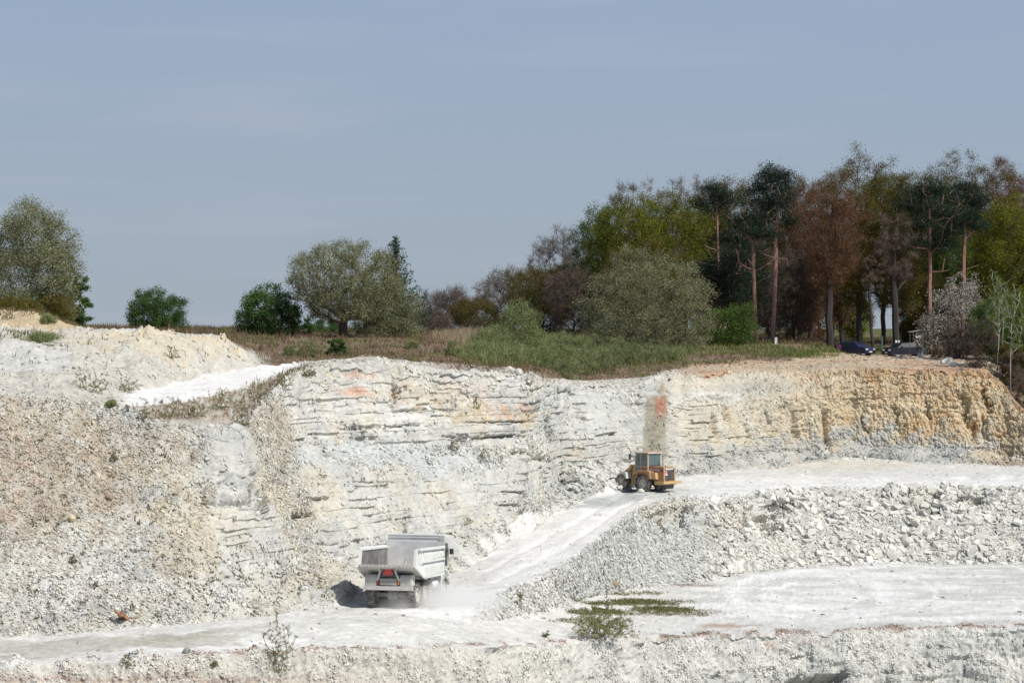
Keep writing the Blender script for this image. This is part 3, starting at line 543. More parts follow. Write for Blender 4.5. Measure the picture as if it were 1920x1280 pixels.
# ---------------------------------------------------------------- plants
def nrm(v): return v / (np.linalg.norm(v, axis=-1, keepdims=True) + 1e-9)
def skeleton(r, base_pts, tips, seg=.5, rise=.35, bow=.06):
    """grow branches from the base nodes out to every tip; returns nodes and the parent of each"""
    Pn = [np.array(b[0], float) for b in base_pts]; par = [b[1] for b in base_pts]
    ok = [b[2] for b in base_pts]; dist = [0.0] * len(Pn)
    for k in range(1, len(Pn)): dist[k] = dist[par[k]] + np.linalg.norm(Pn[k] - Pn[par[k]]) if par[k] >= 0 else 0
    root = Pn[0]; order = np.argsort(np.linalg.norm((tips - root), axis=1) + r.normal(0, .3, len(tips)))
    ends = []
    for t in order:
        p = tips[t]; A = np.array(Pn); d = np.linalg.norm(A - p, axis=1)
        cost = d + .18 * np.array(dist) + np.clip(A[:, 2] - p[2] + rise * d * .6, 0, None) * 1.3 + (~np.array(ok)) * 99
        q = int(np.argmin(cost)); L = d[q]; k = max(1, int(L / seg)); prev = q; a = Pn[q]
        off = r.normal(0, bow * L, 3); off[2] = -abs(off[2]) * .5 - .05 * L
        for m in range(1, k + 1):
            f = m / k; x = a + (p - a) * f + off * 4 * f * (1 - f) * .6 + r.normal(0, .02 * L, 3) * (m < k)
            Pn.append(x); par.append(prev); ok.append(True); dist.append(dist[prev] + L / k); prev = len(Pn) - 1
        ends.append(prev)
    return np.array(Pn), np.array(par), np.array(ends)
def limbs(Pn, par, r0, rt, sides=5):
    n = len(Pn); load = np.zeros(n); kids = np.bincount(par[par >= 0], minlength=n); load[kids == 0] = 1
    for i in range(n - 1, 0, -1):
        if par[i] >= 0: load[par[i]] += load[i]
    tot = load.max(); e = math.log(max(tot, 2)) / math.log(max(r0 / rt, 1.5)); rad = rt * np.maximum(load, 1) ** (1 / e)
    i = np.where(par >= 0)[0]; p0, p1 = Pn[par[i]], Pn[i]; ra, rb = np.minimum(rad[par[i]], rad[i] * 1.35), rad[i]
    d = nrm(p1 - p0); u = nrm(np.cross(d, np.where(np.abs(d[:, 2:3]) > .9, [[1., 0, 0]], [[0, 0, 1.]]))); w_ = np.cross(d, u)
    out = []
    for sel, sd_ in ((rad[i] > .07, 7), (rad[i] <= .07, sides if sides < 4 else 3)):
        if not sel.any(): continue
        a = np.arange(sd_) * 2 * pi / sd_; ca, sa = np.cos(a)[None, :, None], np.sin(a)[None, :, None]
        ring = u[sel][:, None] * ca + w_[sel][:, None] * sa
        V = np.stack([p0[sel][:, None] - d[sel][:, None] * .02 + ring * ra[sel][:, None, None], p1[sel][:, None] + d[sel][:, None] * .02 + ring * rb[sel][:, None, None]], 1)
        m = sel.sum(); k = np.arange(sd_); f = np.stack([k, (k + 1) % sd_, sd_ + (k + 1) % sd_, sd_ + k], 1)
        out.append((V.reshape(-1, 3), (f[None] + (2 * sd_) * np.arange(m)[:, None, None]).reshape(-1, 4), 0))
    return out, rad
def leaves(r, c, size, up=.3, asp=.5, tint=None):
    n = len(c); d = nrm(r.normal(size=(n, 3)) + [0, 0, up]); s = nrm(np.cross(d, r.normal(size=(n, 3)))); L = size * r.uniform(.6, 1.3, (n, 1)); w_ = L * asp
    V = np.stack([c - d * L * .5, c + s * w_ * .5, c + d * L * .5, c - s * w_ * .5], 1).reshape(-1, 3)
    return (V, np.arange(4 * n).reshape(n, 4), 0, np.clip(r.normal(.5, .22, n) if tint is None else tint, 0, 1))
def twigs(r, c, L, wd, up=.5, out=None, tint=None):
    n = len(c); d = nrm(r.normal(size=(n, 3)) + [0, 0, up] + (0 if out is None else out)); s = nrm(np.cross(d, r.normal(size=(n, 3)))); l = L * r.uniform(.5, 1.3, (n, 1))
    V = np.stack([c - s * wd, c + s * wd, c + d * l], 1).reshape(-1, 3)
    return (V, np.arange(3 * n).reshape(n, 3), 0, np.clip(r.normal(.4, .2, n) if tint is None else tint, 0, 1))

B_OAK = bark('oak_bark', (.055, .042, .036), (.13, .10, .085)); B_PINE = bark('pine_bark', (.19, .095, .075), (.40, .23, .18), 2)
B_GREY = bark('grey_bark', (.16, .14, .12), (.30, .27, .23)); B_DARK = bark('dark_bark', (.024, .019, .017), (.06, .046, .04)); B_BIRCH = bark('birch_bark', (.22, .20, .17), (.46, .44, .40))
ST = {  # leaf colours (dark, light), leaf size, leaves per tip, spread, tip density, bark, trunk radius per height
 'willow': dict(c=((.13, .14, .07), (.40, .41, .23)), ls=.15, n=90, sp=.42, up=.5, asp=.42, bark=B_OAK, tw=6, twc=((.10, .085, .06), (.2, .17, .12))),
 'shrub': dict(c=((0.045, 0.098, 0.030), (0.143, 0.232, 0.075)), ls=.15, n=130, sp=.36, up=.5, asp=.55, bark=B_DARK, tw=2, twc=((.06, .05, .03), (.1, .09, .05))),
 'yellowgreen': dict(c=((.08, .10, .012), (.27, .28, .04)), ls=0.187, n=96, sp=0.52, up=.1, asp=0.48, bark=B_DARK, tw=5, twc=((.05, .04, .03), (.12, .09, .07))),
 'green': dict(c=((0.053, 0.090, 0.022), (0.135, 0.203, 0.053)), ls=0.172, n=108, sp=0.48, up=.1, asp=0.48, bark=B_DARK, tw=3, twc=((.05, .04, .03), (.1, .08, .06))),
 'budding': dict(c=((.105, .055, .028), (.27, .15, .075)), ls=0.133, n=102, sp=0.60, up=.2, asp=0.40, bark=B_DARK, tw=16, twc=((.09, .05, .036), (.21, .125, .09))),
 'olive': dict(c=((.085, .075, .018), (.21, .18, .045)), ls=0.156, n=132, sp=0.56, up=.2, asp=0.44, bark=B_DARK, tw=10, twc=((.07, .055, .035), (.15, .115, .075))),
 'bare': dict(c=((0.165, 0.135, 0.105), (0.300, 0.255, 0.195)), ls=.10, n=8, sp=.7, up=.3, asp=.4, bark=B_GREY, tw=24, twc=((.10, .08, .07), (.22, .18, .155))),
 'brown': dict(c=((.11, .085, .06), (.24, .19, .13)), ls=0.117, n=60, sp=0.64, up=.3, asp=0.40, bark=B_DARK, tw=20, twc=((.10, .078, .062), (.23, .185, .155))),
 'blossom': dict(c=((.30, .28, .22), (.62, .60, .52)), ls=.15, n=34, sp=.40, up=.2, asp=.7, bark=B_DARK, tw=12, twc=((.08, .06, .045), (.18, .14, .11))),
 'pine': dict(c=((.016, .03, .02), (.06, .09, .06)), ls=.20, n=60, sp=.62, up=.25, asp=.22, bark=B_PINE, tw=0, twc=((.1, .06, .05), (.2, .1, .08))),
 'spruce': dict(c=((.025, .055, .03), (.06, .105, .055)), ls=.26, n=26, sp=.34, up=-.1, asp=.35, bark=B_DARK, tw=0, twc=((.1, .06, .05), (.2, .1, .08))),
 'birch': dict(c=((0.090, 0.150, 0.030), (0.225, 0.300, 0.075)), ls=.14, n=12, sp=.5, up=0, asp=.6, bark=B_BIRCH, tw=6, twc=((.10, .08, .07), (.2, .17, .14))),
}
for k, s in ST.items(): s['leaf'] = leafmat(k + '_leaves', *s['c']); s['twig'] = leafmat(k + '_twigs', *s['twc'], trans=0)
def crown_tips(r, n, cz, rx, ry, rz, shell=.45, rough=.28, bottom=-1.0, seed=0, flat=0.0):
    d = nrm(r.normal(size=(n * 3, 3))); rad = r.random(n * 3) ** shell; lobes = 1 + rough * 2.0 * perlin(d * 1.9 + seed * 3.7) + rough * .8 * perlin(d * 4.3 + seed)
    p = d * (rad * lobes)[:, None]; keep = p[:, 2] > bottom; p = p[keep]
    clump = perlin(p * 2.6 + seed * 1.3) > -.22; p = np.r_[p[clump], p[~clump][:n // 8]]; p = p[r.permutation(len(p))[:n]]
    p[:, :2] *= (1 + flat * p[:, 2:3]); return p * [rx, ry, rz] + [0, 0, cz]
def plant(name, style, label, cat, group, u, d, top, wpx, cb=.3, seed=1, tips=150, multi=0, lean=0.0, r0=None, tint=0.0, cz=None, bottom=-1.0, base=None, shell=.27, rough=.2, thin=1.0, wood='trunk', depth=.9, kinds=None):
    r = np.random.default_rng(seed); s = ST[style]; P0 = on(u, d) if base is None else base; d = P0.y
    H = (HZ - top) * d / F - P0.z; R_ = wpx / 2 * d / F; r0 = r0 or (.0135 * H + .02 if not multi else .01 * H + .02)
    z0 = H * cb; rz = (H - z0) / 2 * 1.02; c = z0 + rz if cz is None else H * cz
    if multi: c, rz, bottom = H * (cz or .36), H * (1 - (cz or .36)), max(bottom, -.6)
    elif cz is not None: rz = H - c
    if multi:
        b = [((0, 0, 0), -1, False)]
        for k in range(multi):
            a = 2 * pi * (k + r.random() * .6) / multi; q = R_ * .12
            b.append(((q * cos(a) * .4, q * sin(a) * .4, .05), 0, False)); b.append(((q * cos(a) * 1.6, q * sin(a) * 1.6, z0 * .5 + H * .14), len(b) - 1, True))
    else:
        nseg = 7; b = [((0, 0, -.2), -1, False)]; hh = z0 + rz * .9; wob = r.normal(0, .035 * hh * .25, (nseg + 1, 2)).cumsum(0)
        for k in range(1, nseg + 1):
            f = k / nseg; b.append(((wob[k][0] + lean * hh * f, wob[k][1], hh * f), k - 1, hh * f > z0 * .62))
    rt = .012 if H < 5 else .02
    T_ = crown_tips(r, tips, c, R_, R_ * depth, rz, shell, rough, bottom, seed, .22 if (not multi and R_ > 1.6 and H > 6) else 0); T_[:, 0] += lean * T_[:, 2]
    T_[:, 2] = np.maximum(T_[:, 2], .12)
    Pn, par, ends = skeleton(r, b, T_, seg=max(.25, H / 18)); wd_, rad = limbs(Pn, par, r0, rt)
    o = empty(name, P0); tag(o, label, cat, group); mesh_obj(wood, wd_, s['bark'], o, False, tint=False)
    E = Pn[ends]; n = max(1, int(s['n'] * thin)); sc = s['sp'] * min(1.25, max(.35, R_ / 2.6))
    pc = np.repeat(E, n, 0) + r.normal(size=(len(E) * n, 3)) * sc * [.6, .6, .5]; tn = np.repeat(np.clip(r.normal(.5 + tint, .2, len(E)), 0, 1), n) + r.normal(0, .17, len(pc))
    lsz = s['ls'] * (1 if H > 4 else .75)
    g = leaves(r, pc, lsz, s['up'], s['asp'], np.clip(tn, 0, 1)); mats = [s['leaf'], s['twig']]; gs = [g]
    if s['tw']:
        inner = np.where((rad < r0 * .3) & (par >= 0))[0]; m = int(len(E) * s['tw'] * thin * 1.7); k = r.choice(np.r_[inner, inner, ends], m)
        tc_ = Pn[k] + r.normal(0, .24 * min(1, sc), (m, 3)); out = nrm(tc_ - [0, 0, H * .35]) * 1.1; t = twigs(r, tc_, sc * .85, .011 if d < 240 else .017, .5, out); gs.append((t[0], t[1], 1, t[3]))
    mesh_obj('crown' if wood == 'trunk' else 'leaves', gs, mats, o, False)
    return o
# ---- left side
gB = 'bushes along the crest of the quarry'
plant('willow_tree', 'willow', 'large grey-green willow bush standing above the yellow bank, cut by the left picture edge', 'tree', None, 58, 216, 378, 182, .02, 3, 620, 7, rough=.10)
plant('shrub', 'shrub', 'dark green leafy shrub leaning out behind the large grey-green willow above the yellow bank', 'shrub', gB, 138, 222, 500, 66, .0, 4, 90, 4)
plant('shrub', 'olive', 'low olive-green bush tucked under the right side of the large grey-green willow', 'shrub', gB, 104, 214, 545, 70, .0, 5, 60, 4)
plant('shrub', 'olive', 'low dark bush in front of the stems of the large grey-green willow', 'shrub', gB, 30, 210, 560, 80, .0, 6, 50, 4)
plant('round_bush', 'shrub', 'round dark green bush alone on the skyline behind the pale mound', 'bush', gB, 295, 262, 543, 112, .0, 7, 260, 6, rough=.08, tint=-.08)
plant('round_bush', 'shrub', 'mid green bush on the crest just left of the domed willow tree', 'bush', gB, 505, 268, 536, 118, .0, 8, 240, 6, rough=.1, tint=.08)
plant('shrub', 'shrub', 'small dark shrub between the mid green bush and the domed willow tree', 'shrub', gB, 566, 276, 588, 44, .0, 9, 40, 4, tint=-.2)
plant('willow_tree', 'willow', 'domed grey-green willow tree with a short thick trunk on the brown meadow', 'tree', None, 645, 266, 452, 204, .12, 10, 560, 0, r0=.42, bottom=-.66, shell=.27, rough=.06, cz=.52)
plant('willow_tree', 'willow', 'shorter olive willow crown pressed against the right flank of the domed willow', 'tree', None, 722, 272, 516, 128, .03, 110, 260, 5, tint=-.12)
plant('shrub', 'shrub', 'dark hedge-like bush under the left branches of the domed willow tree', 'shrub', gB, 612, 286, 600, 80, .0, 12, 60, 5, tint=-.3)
plant('shrub', 'shrub', 'dark bush right of the domed willow trunk', 'shrub', gB, 705, 284, 590, 90, .0, 13, 80, 5, tint=-.3)  # leaves shifted towards their dark colour
def spruce(label, u, d, top, wpx, seed):
    r = np.random.default_rng(seed); s = ST['spruce']; P0 = on(u, d); H = (HZ - top) * d / F - P0.z; R_ = wpx / 2 * d / F
    o = empty('spruce_tree', P0); tag(o, label, 'tree'); zs = np.linspace(-.2, H, 12); m = MB(); m.tube([(0, 0, z) for z in zs], np.linspace(.17, .015, 12), 7); m.build('trunk', s['bark'], o)
    pts, w_ = [], []
    for z in np.arange(H * .04, H * .985, .34):
        L0 = R_ * (1 - z / H) ** .8 + .1
        for k in range(int(6 + 5 * (1 - z / H))):
            a = r.random() * 2 * pi; L = L0 * r.uniform(.6, 1.15); q = np.arange(.12, 1.01, .28 / max(L, .3))
            for f in q: pts.append((cos(a) * L * f, sin(a) * L * f, z - .12 * L * f + .32 * L * f * f))
    pts = np.array(pts); pc = np.repeat(pts, 9, 0) + r.normal(0, .12, (len(pts) * 9, 3)); g = leaves(r, pc, .26, 0, .3); mesh_obj('crown', [g], s['leaf'], o); return o
spruce('pointed bluish-green spruce rising behind the right side of the domed willow tree', 742, 290, 440, 136, 14)
# ---- middle distance: bare and budding trees stepping up to the wood
gW = 'trees of the wood at the quarry edge'; gM = 'small trees left of the wood'
for a in [
 ('bare_tree', 'bare', 'leafless greyish tree with wide fine twigs, first one right of the spruce', 838, 340, 545, 92, .1, 20, 120, gM),
 ('bare_tree', 'brown', 'low brown bare thicket tree in front of the first leafless grey tree', 812, 330, 585, 60, .05, 21, 60, gM),
 ('budding_tree', 'olive', 'low olive budding tree between the first leafless tree and the brown rounded trees', 893, 335, 560, 84, .05, 22, 90, gM),
 ('budding_tree', 'brown', 'rounded brown tree with purple-grey twigs in the dip left of the tall bare tree', 962, 345, 507, 116, .08, 23, 170, gM),
 ('budding_tree', 'olive', 'brownish olive tree filling the ground under the tall bare tree', 1018, 335, 500, 110, .03, 24, 150, gM),
 ('bare_tree', 'bare', 'tall leafless tree with a fan of branches against the sky left of the wood', 1052, 350, 436, 104, .25, 25, 150, gM),
 ('budding_tree', 'brown', 'dark brown dense tree left behind the big domed willow bush', 1075, 322, 505, 90, .02, 26, 150, gM),
 ('leafy_tree', 'green', 'green leafed tree forming the left shoulder of the wood', 1122, 330, 400, 86, .15, 27, 160, gW),
 ('bare_tree', 'bare', 'grey bare tree whose twigs top the left edge of the wood', 1190, 345, 340, 110, .3, 28, 170, gW),
 ('leafy_tree', 'yellowgreen', 'broad yellow-green tree at the left of the wood above the big domed willow bush', 1178, 322, 366, 118, .12, 29, 230, gW),
 ('leafy_tree', 'yellowgreen', 'second yellow-green tree directly above the top of the big domed willow bush', 1262, 326, 358, 124, .12, 30, 230, gW),
 ('bare_tree', 'brown', 'purple-brown twiggy tree behind the second yellow-green tree', 1285, 350, 338, 90, .3, 31, 140, gW),
 ('leafy_tree', 'olive', 'olive tree low behind the big domed willow bush', 1220, 318, 455, 150, .05, 32, 170, gW),
 ('leafy_tree', 'olive', 'pale yellowish tree reaching above the pines left of the highest pine', 1388, 338, 326, 110, .35, 33, 180, gW),
 ('budding_tree', 'brown', 'dark brown tree filling the gap behind the two salmon pine trunks', 1400, 345, 430, 120, .1, 34, 160, gW),
 ('budding_tree', 'budding', 'reddish-brown budding tree just right of the highest pine', 1520, 330, 338, 110, .18, 35, 240, gW),
 ('budding_tree', 'olive', 'olive tree behind the reddish-brown one beside the highest pine', 1500, 352, 335, 90, .25, 36, 150, gW),
 ('bare_tree', 'brown', 'dark ivy-clad tree between the front pines and the smooth grey trunk', 1488, 325, 470, 80, .02, 37, 170, gW),
 ('budding_tree', 'olive', 'tallest budding tree of the wood with an airy crown high above the blue car', 1612, 306, 288, 116, .34, 39, 230, gW),
 ('budding_tree', 'budding', 'rusty budding crown between the smooth grey trunk and the tallest budding tree', 1580, 322, 372, 90, .3, 40, 190, gW),
 ('budding_tree', 'olive', 'airy olive tree above the gap of sky left of the black car', 1682, 308, 318, 92, .42, 41, 170, gW),
 ('leafy_tree', 'olive', 'broad high olive-brown crown behind the two right-hand pines', 1812, 345, 302, 200, .25, 42, 300, gW),
 ('budding_tree', 'olive', 'olive crown closing the skyline between the tallest budding tree and the sky gap', 1655, 340, 338, 84, .45, 53, 170, gW),
 ('budding_tree', 'olive', 'broad olive crown above the left one of the two right-hand pines', 1742, 348, 318, 100, .3, 54, 200, gW),
 ('budding_tree', 'budding', 'rusty crown just above the birches, behind the large yellow-green tree', 1868, 350, 318, 116, .3, 55, 220, gW),
 ('budding_tree', 'olive', 'olive crown between the yellow-green trees and the first pine', 1330, 345, 348, 84, .3, 56, 160, gW),
 ('leafy_tree', 'green', 'fresh green tree between the two right-hand pines', 1782, 332, 352, 80, .3, 43, 150, gW),
 ('leafy_tree', 'yellowgreen', 'large yellow-green tree at the right picture edge above the birches', 1885, 312, 380, 130, .1, 44, 300, gW),
 ('budding_tree', 'budding', 'rust-brown crown above the yellow-green tree at the right picture edge', 1915, 338, 325, 110, .3, 45, 190, gW),
 ('leafy_tree', 'olive', 'olive tree low behind the white blossoming bush', 1740, 318, 520, 90, .05, 46, 150, gW),
 ('leafy_tree', 'green', 'dark green undergrowth tree behind the black car', 1720, 322, 590, 60, .0, 47, 90, gW),
 ('leafy_tree', 'yellowgreen', 'low yellow-green tree seen between the trunks behind the blue car', 1600, 370, 560, 60, .05, 48, 90, gW),
 ('leafy_tree', 'green', 'green saplings thicket right of the white blossoming bush under the birches', 1882, 272, 560, 90, .02, 49, 200, gW),
 ('budding_tree', 'brown', 'brown bushy tree behind the fresh green bush and the pines', 1355, 318, 500, 90, .02, 50, 150, gW),
 ('budding_tree', 'brown', 'brown twiggy tree low between the front pines and the dark ivy-clad tree', 1452, 340, 520, 70, .05, 51, 110, gW),
 ('budding_tree', 'budding', 'brown sapling thicket left of the smooth grey trunk', 1535, 335, 500, 70, .05, 52, 110, gW),
]:
    nm, st, lb, u, d, top, wp, cb, sd_, tp, gr = a
    plant(nm, st, lb, 'tree', gr, u, d, top, wp * 1.22, cb * .5, sd_, int(tp * 2.0), 0, rough=.12)
for k, (u, top, w_, st) in enumerate([(1110, 470, 100, 'brown'), (1160, 420, 120, 'brown'), (1235, 400, 130, 'olive'), (1310, 395, 120, 'brown'), (1380, 400, 120, 'brown'), (1440, 400, 110, 'olive'), (1500, 400, 110, 'brown'),
                                      (1560, 400, 90, 'brown'), (1725, 400, 80, 'olive'), (1770, 390, 110, 'brown'), (1830, 380, 120, 'olive'), (1890, 400, 120, 'brown'), (1935, 380, 120, 'olive')]):
    lb = ['behind the left shoulder of the wood', 'behind the left yellow-green tree', 'behind the big domed willow bush', 'behind the gap between the yellow-green trees and the pines', 'behind the pine with the short reddish stem', 'behind the highest pine',
          'right behind the dark ivy-clad tree', 'behind the smooth grey trunk', 'right of the sky gap behind the black car', 'behind the left one of the two right-hand pines', 'behind the white blossoming bush', 'behind the birches', 'far behind at the right picture edge'][k]
    plant('budding_tree', st, 'dense dim background tree ' + lb, 'tree', 'background trees of the wood', u, 372 + 4 * (k % 3), top, w_ * 1.25, .0, 400 + k, 240, 0, rough=.12, tint=-.15)
# smooth grey trunk and slim stems standing in front
plant('budding_tree', 'budding', 'tree with a smooth pale grey lower trunk standing on the sandy hump', 'tree', gW, 1556, 292, 335, 120, .30, 60, 260, r0=.36)
plant('slim_tree', 'brown', 'slim dark forked tree in the gap of sky between the two cars', 'tree', gW, 1636, 296, 460, 44, .55, 61, 34, r0=.16, lean=-.03)
plant('budding_tree', 'brown', 'dark trunked tree with a small white notice nailed to it beside the black car', 'tree', gW, 1682, 300, 400, 90, .5, 62, 110, r0=.34)
def pine(label, u, d, top, pads, seed, lean=0.0, r0=.2, dead=4):
    """bare salmon trunk, a few dead limbs, flat dark pads: (du, v, half width px, half height px)"""
    r = np.random.default_rng(seed); s = ST['pine']; P0 = on(u, d); k = d / F; H = (HZ - top) * k - P0.z
    n = 10; hh = H * .96; wob = r.normal(0, .06, (n + 1, 2)).cumsum(0); b = [((0, 0, -.2), -1, False)]
    for i in range(1, n + 1): b.append(((wob[i][0] + lean * hh * i / n, wob[i][1], hh * i / n), i - 1, i > 4))
    T_ = []
    for du_, v, hw, hh_ in pads:
        m = int(8 + hw * hh_ / 20); q = nrm(r.normal(size=(m, 3))) * (r.random((m, 1)) ** .33) * (1 + .35 * r.normal(size=(m, 1))); T_.append(q * [hw * k * 1.3, hw * k * 1.1, hh_ * k * 1.25] + [du_ * k, r.normal(0, .5), (HZ - v) * k - P0.z])
    T_ = np.concatenate(T_); nt_ = len(T_)
    dd = np.array([[r.choice([-1, 1]) * r.uniform(.8, 2.2), r.normal(0, .8), H * r.uniform(.42, .72)] for _ in range(dead)]); al = np.r_[T_, dd] if dead else T_
    Pn, par, ends = skeleton(r, b, al, seg=.6, rise=.2, bow=.1); wd_, rad = limbs(Pn, par, r0, .03, 5)
    o = empty('pine_tree', P0); tag(o, label, 'tree', 'Scots pines of the wood'.replace('Scots ', '')); mesh_obj('trunk', wd_, s['bark'], o, False, tint=False)
    pc = np.repeat(T_, 110, 0) + r.normal(size=(nt_ * 110, 3)) * [.5, .5, .24]; tn = np.repeat(r.normal(.45, .15, nt_), 110) + r.normal(0, .2, len(pc))
    mesh_obj('crown', [leaves(r, pc, .24, .3, .26, np.clip(tn, 0, 1))], s['leaf'], o); return o
pine('highest pine of the wood, salmon trunk and dark blue-green crown rising to a ragged top', 1448, 298, 308, [(-8,330,26,18),(18,340,18,16),(0,360,40,18),(-22,385,28,12),(24,385,22,12),(-30,410,22,10),(34,415,14,8)], 70, .01, .22, 5)
pine('pine with a crooked salmon trunk and low side limbs left of the highest pine', 1418, 296, 405, [(-14,428,34,14),(16,440,26,12),(-44,450,20,10),(-26,410,22,9)], 71, -.045, .18, 6)
pine('pine with a short reddish stem showing high up at the left end of the pines', 1352, 306, 342, [(-14,356,16,14),(8,372,18,12),(-22,385,20,14),(-16,500,30,18),(10,520,36,20),(-8,545,36,18),(24,555,22,20),(30,480,20,16)], 72, -.03, .2, 2)
pine('dark pine without a visible stem behind the crooked salmon pine', 1392, 318, 440, [(0,470,36,18),(-20,500,34,20),(22,520,30,22),(-8,540,40,20),(10,575,34,18)], 73, 0, .2, 1)
pine('left one of the two pines near the right end, broad dark crown over twin stems', 1744, 302, 345, [(-18,360,26,12),(12,356,28,12),(-30,385,24,12),(6,390,44,14),(34,405,22,12),(-20,420,30,12),(30,440,26,12),(-36,450,18,8),(14,462,26,9)], 74, -.01, .2, 5)
pine('right one of the two pines near the right end, narrow crown and bright upper trunk', 1806, 306, 342, [(4,354,24,12),(-10,372,26,12),(24,380,20,12),(6,400,30,12),(28,420,16,10),(-18,430,16,9)], 75, -.005, .2, 4)
plant('willow_tree', 'willow', 'big domed willow bush with silvery leaves in front of the wood', 'tree', None, 1216, 284, 466, 270, .03, 80, 560, 6, r0=.22, shell=.27, rough=.10, cz=.40)
plant('round_bush', 'green', 'fresh deep green round bush at the foot of the pines', 'bush', None, 1368, 291, 570, 112, .0, 81, 190, 6, tint=.1)
plant('blossom_bush', 'blossom', 'white blossoming tall bush right of the parking place', 'bush', None, 1795, 276, 532, 134, .12, 82, 230, 6, bottom=-.4, rough=.24)
plant('blossom_bush', 'blossom', 'small upper spray of white blossom behind the white blossoming tall bush', 'bush', None, 1800, 281, 512, 74, .45, 83, 60, 0, r0=.08)
for k, (u, d, top, sd_, lb) in enumerate([(1869, 262, 508, 90, 'leftmost thin white birch stem at the right end of the plateau'), (1880, 264, 520, 91, 'second thin white birch stem, close behind the leftmost birch'), (1898, 258, 540, 92, 'thin leaning birch nearest the right picture edge')]):
    plant('birch_tree', 'birch', lb, 'tree', 'thin birches', u, d, top, 46, .4, sd_, 90, 0, r0=.04, lean=.02 * k)
gU = 'brown undergrowth bushes at the right end'
for k, (u, d, top, w_, st, lb) in enumerate([(1762, 279, 590, 60, 'brown', 'brown leafless brush under the left side of the white blossoming bush'), (1805, 274, 600, 70, 'brown', 'brown leafless brush under the white blossoming bush'),
        (1846, 264, 590, 70, 'brown', 'tall brown brush between the white blossoming bush and the birches'), (1898, 261, 650, 56, 'brown', 'dark low bush below the birches at the right end of the cliff'),
        (1915, 258, 690, 60, 'brown', 'brown brush hanging over the slope at the right picture edge'), (1925, 262, 600, 60, 'green', 'green bush behind the birches at the right picture edge'), (1905, 262, 625, 60, 'olive', 'olive bush between the birch stems')]):
    plant('brush', st, lb, 'bush', gU, u, d, top, w_, .0, 100 + k, 80, 6, wood='stems')
# ---- the green scrub in the middle of the plateau: upright willow saplings
gS = 'young willow scrub on the plateau'
ST['scrub'] = dict(c=((.17, .21, .08), (.38, .43, .20)), ls=.17, n=50, sp=.40, up=1.8, asp=.26, bark=B_OAK, tw=4, twc=((.09, .09, .05), (.16, .16, .09)))
ST['scrub']['leaf'] = leafmat('scrub_leaves', *ST['scrub']['c']); ST['scrub']['twig'] = leafmat('scrub_twigs', *ST['scrub']['twc'], trans=0)
SCR = [(975, 262, 562, 100, 'tallest bright green scrub bush, rounded, in front of the brown trees'), (925, 258, 613, 84, 'scrub bush left of the tallest bright green one'), (1052, 258, 623, 66, 'rounded green scrub bush left of the big domed willow'),
       (905, 240, 644, 60, 'low scrub bush at the left end of the green scrub'), (955, 236, 649, 76, 'low wide scrub bush below the tallest bright green one'), (1010, 240, 641, 70, 'scrub bush in the front centre left of the scrub'),
       (1060, 244, 646, 70, 'low scrub bush in the middle of the scrub front'), (1112, 262, 634, 76, 'grey-green scrub bush under the left side of the big domed willow'), (1100, 252, 654, 60, 'low scrub bush nearest the brown bank'),
       (1160, 268, 637, 76, 'scrub bush under the middle of the big domed willow'), (1205, 268, 644, 70, 'low scrub bush under the right side of the big domed willow'), (1250, 270, 646, 66, 'last scrub bush at the right end, beside the pinkish grass'),
       (1135, 258, 655, 54, 'smallest scrub tuft in front of the right half of the scrub')]
for k, (u, d, top, w_, lb) in enumerate(SCR): plant('scrub_bush', 'scrub', lb, 'bush', gS, u, d, top, w_, .0, 130 + k, int((40 + w_ * .9) * (2.2 if k < 3 else 1)), 7, rough=.3 if k > 2 else .12, wood='stems', tint=[-.1, .1, 0][k % 3])
gL = 'low green bushes in the brown grass'
for k, (u, v, h, w_, lb) in enumerate([(632, 668, 34, 40, 'small dark green bush on the brown slope below the domed willow trunk'), (580, 668, 30, 44, 'green bush on the brown slope left of the small dark one'), (545, 668, 22, 30, 'low green bush farthest left on the brown slope'),
        (850, 668, 30, 40, 'lone green bush on the brown slope left of the scrub'), (770, 655, 16, 30, 'flat green bush in the brown grass right of the domed willow')]):
    p = hit(u, v); k_ = p.y / F; plant('low_bush', 'shrub' if k == 0 else 'scrub', lb, 'bush', gL, u, p.y, v - h, w_, .0, 160 + k, 45, 5, wood='stems', base=p, tint=-.15)
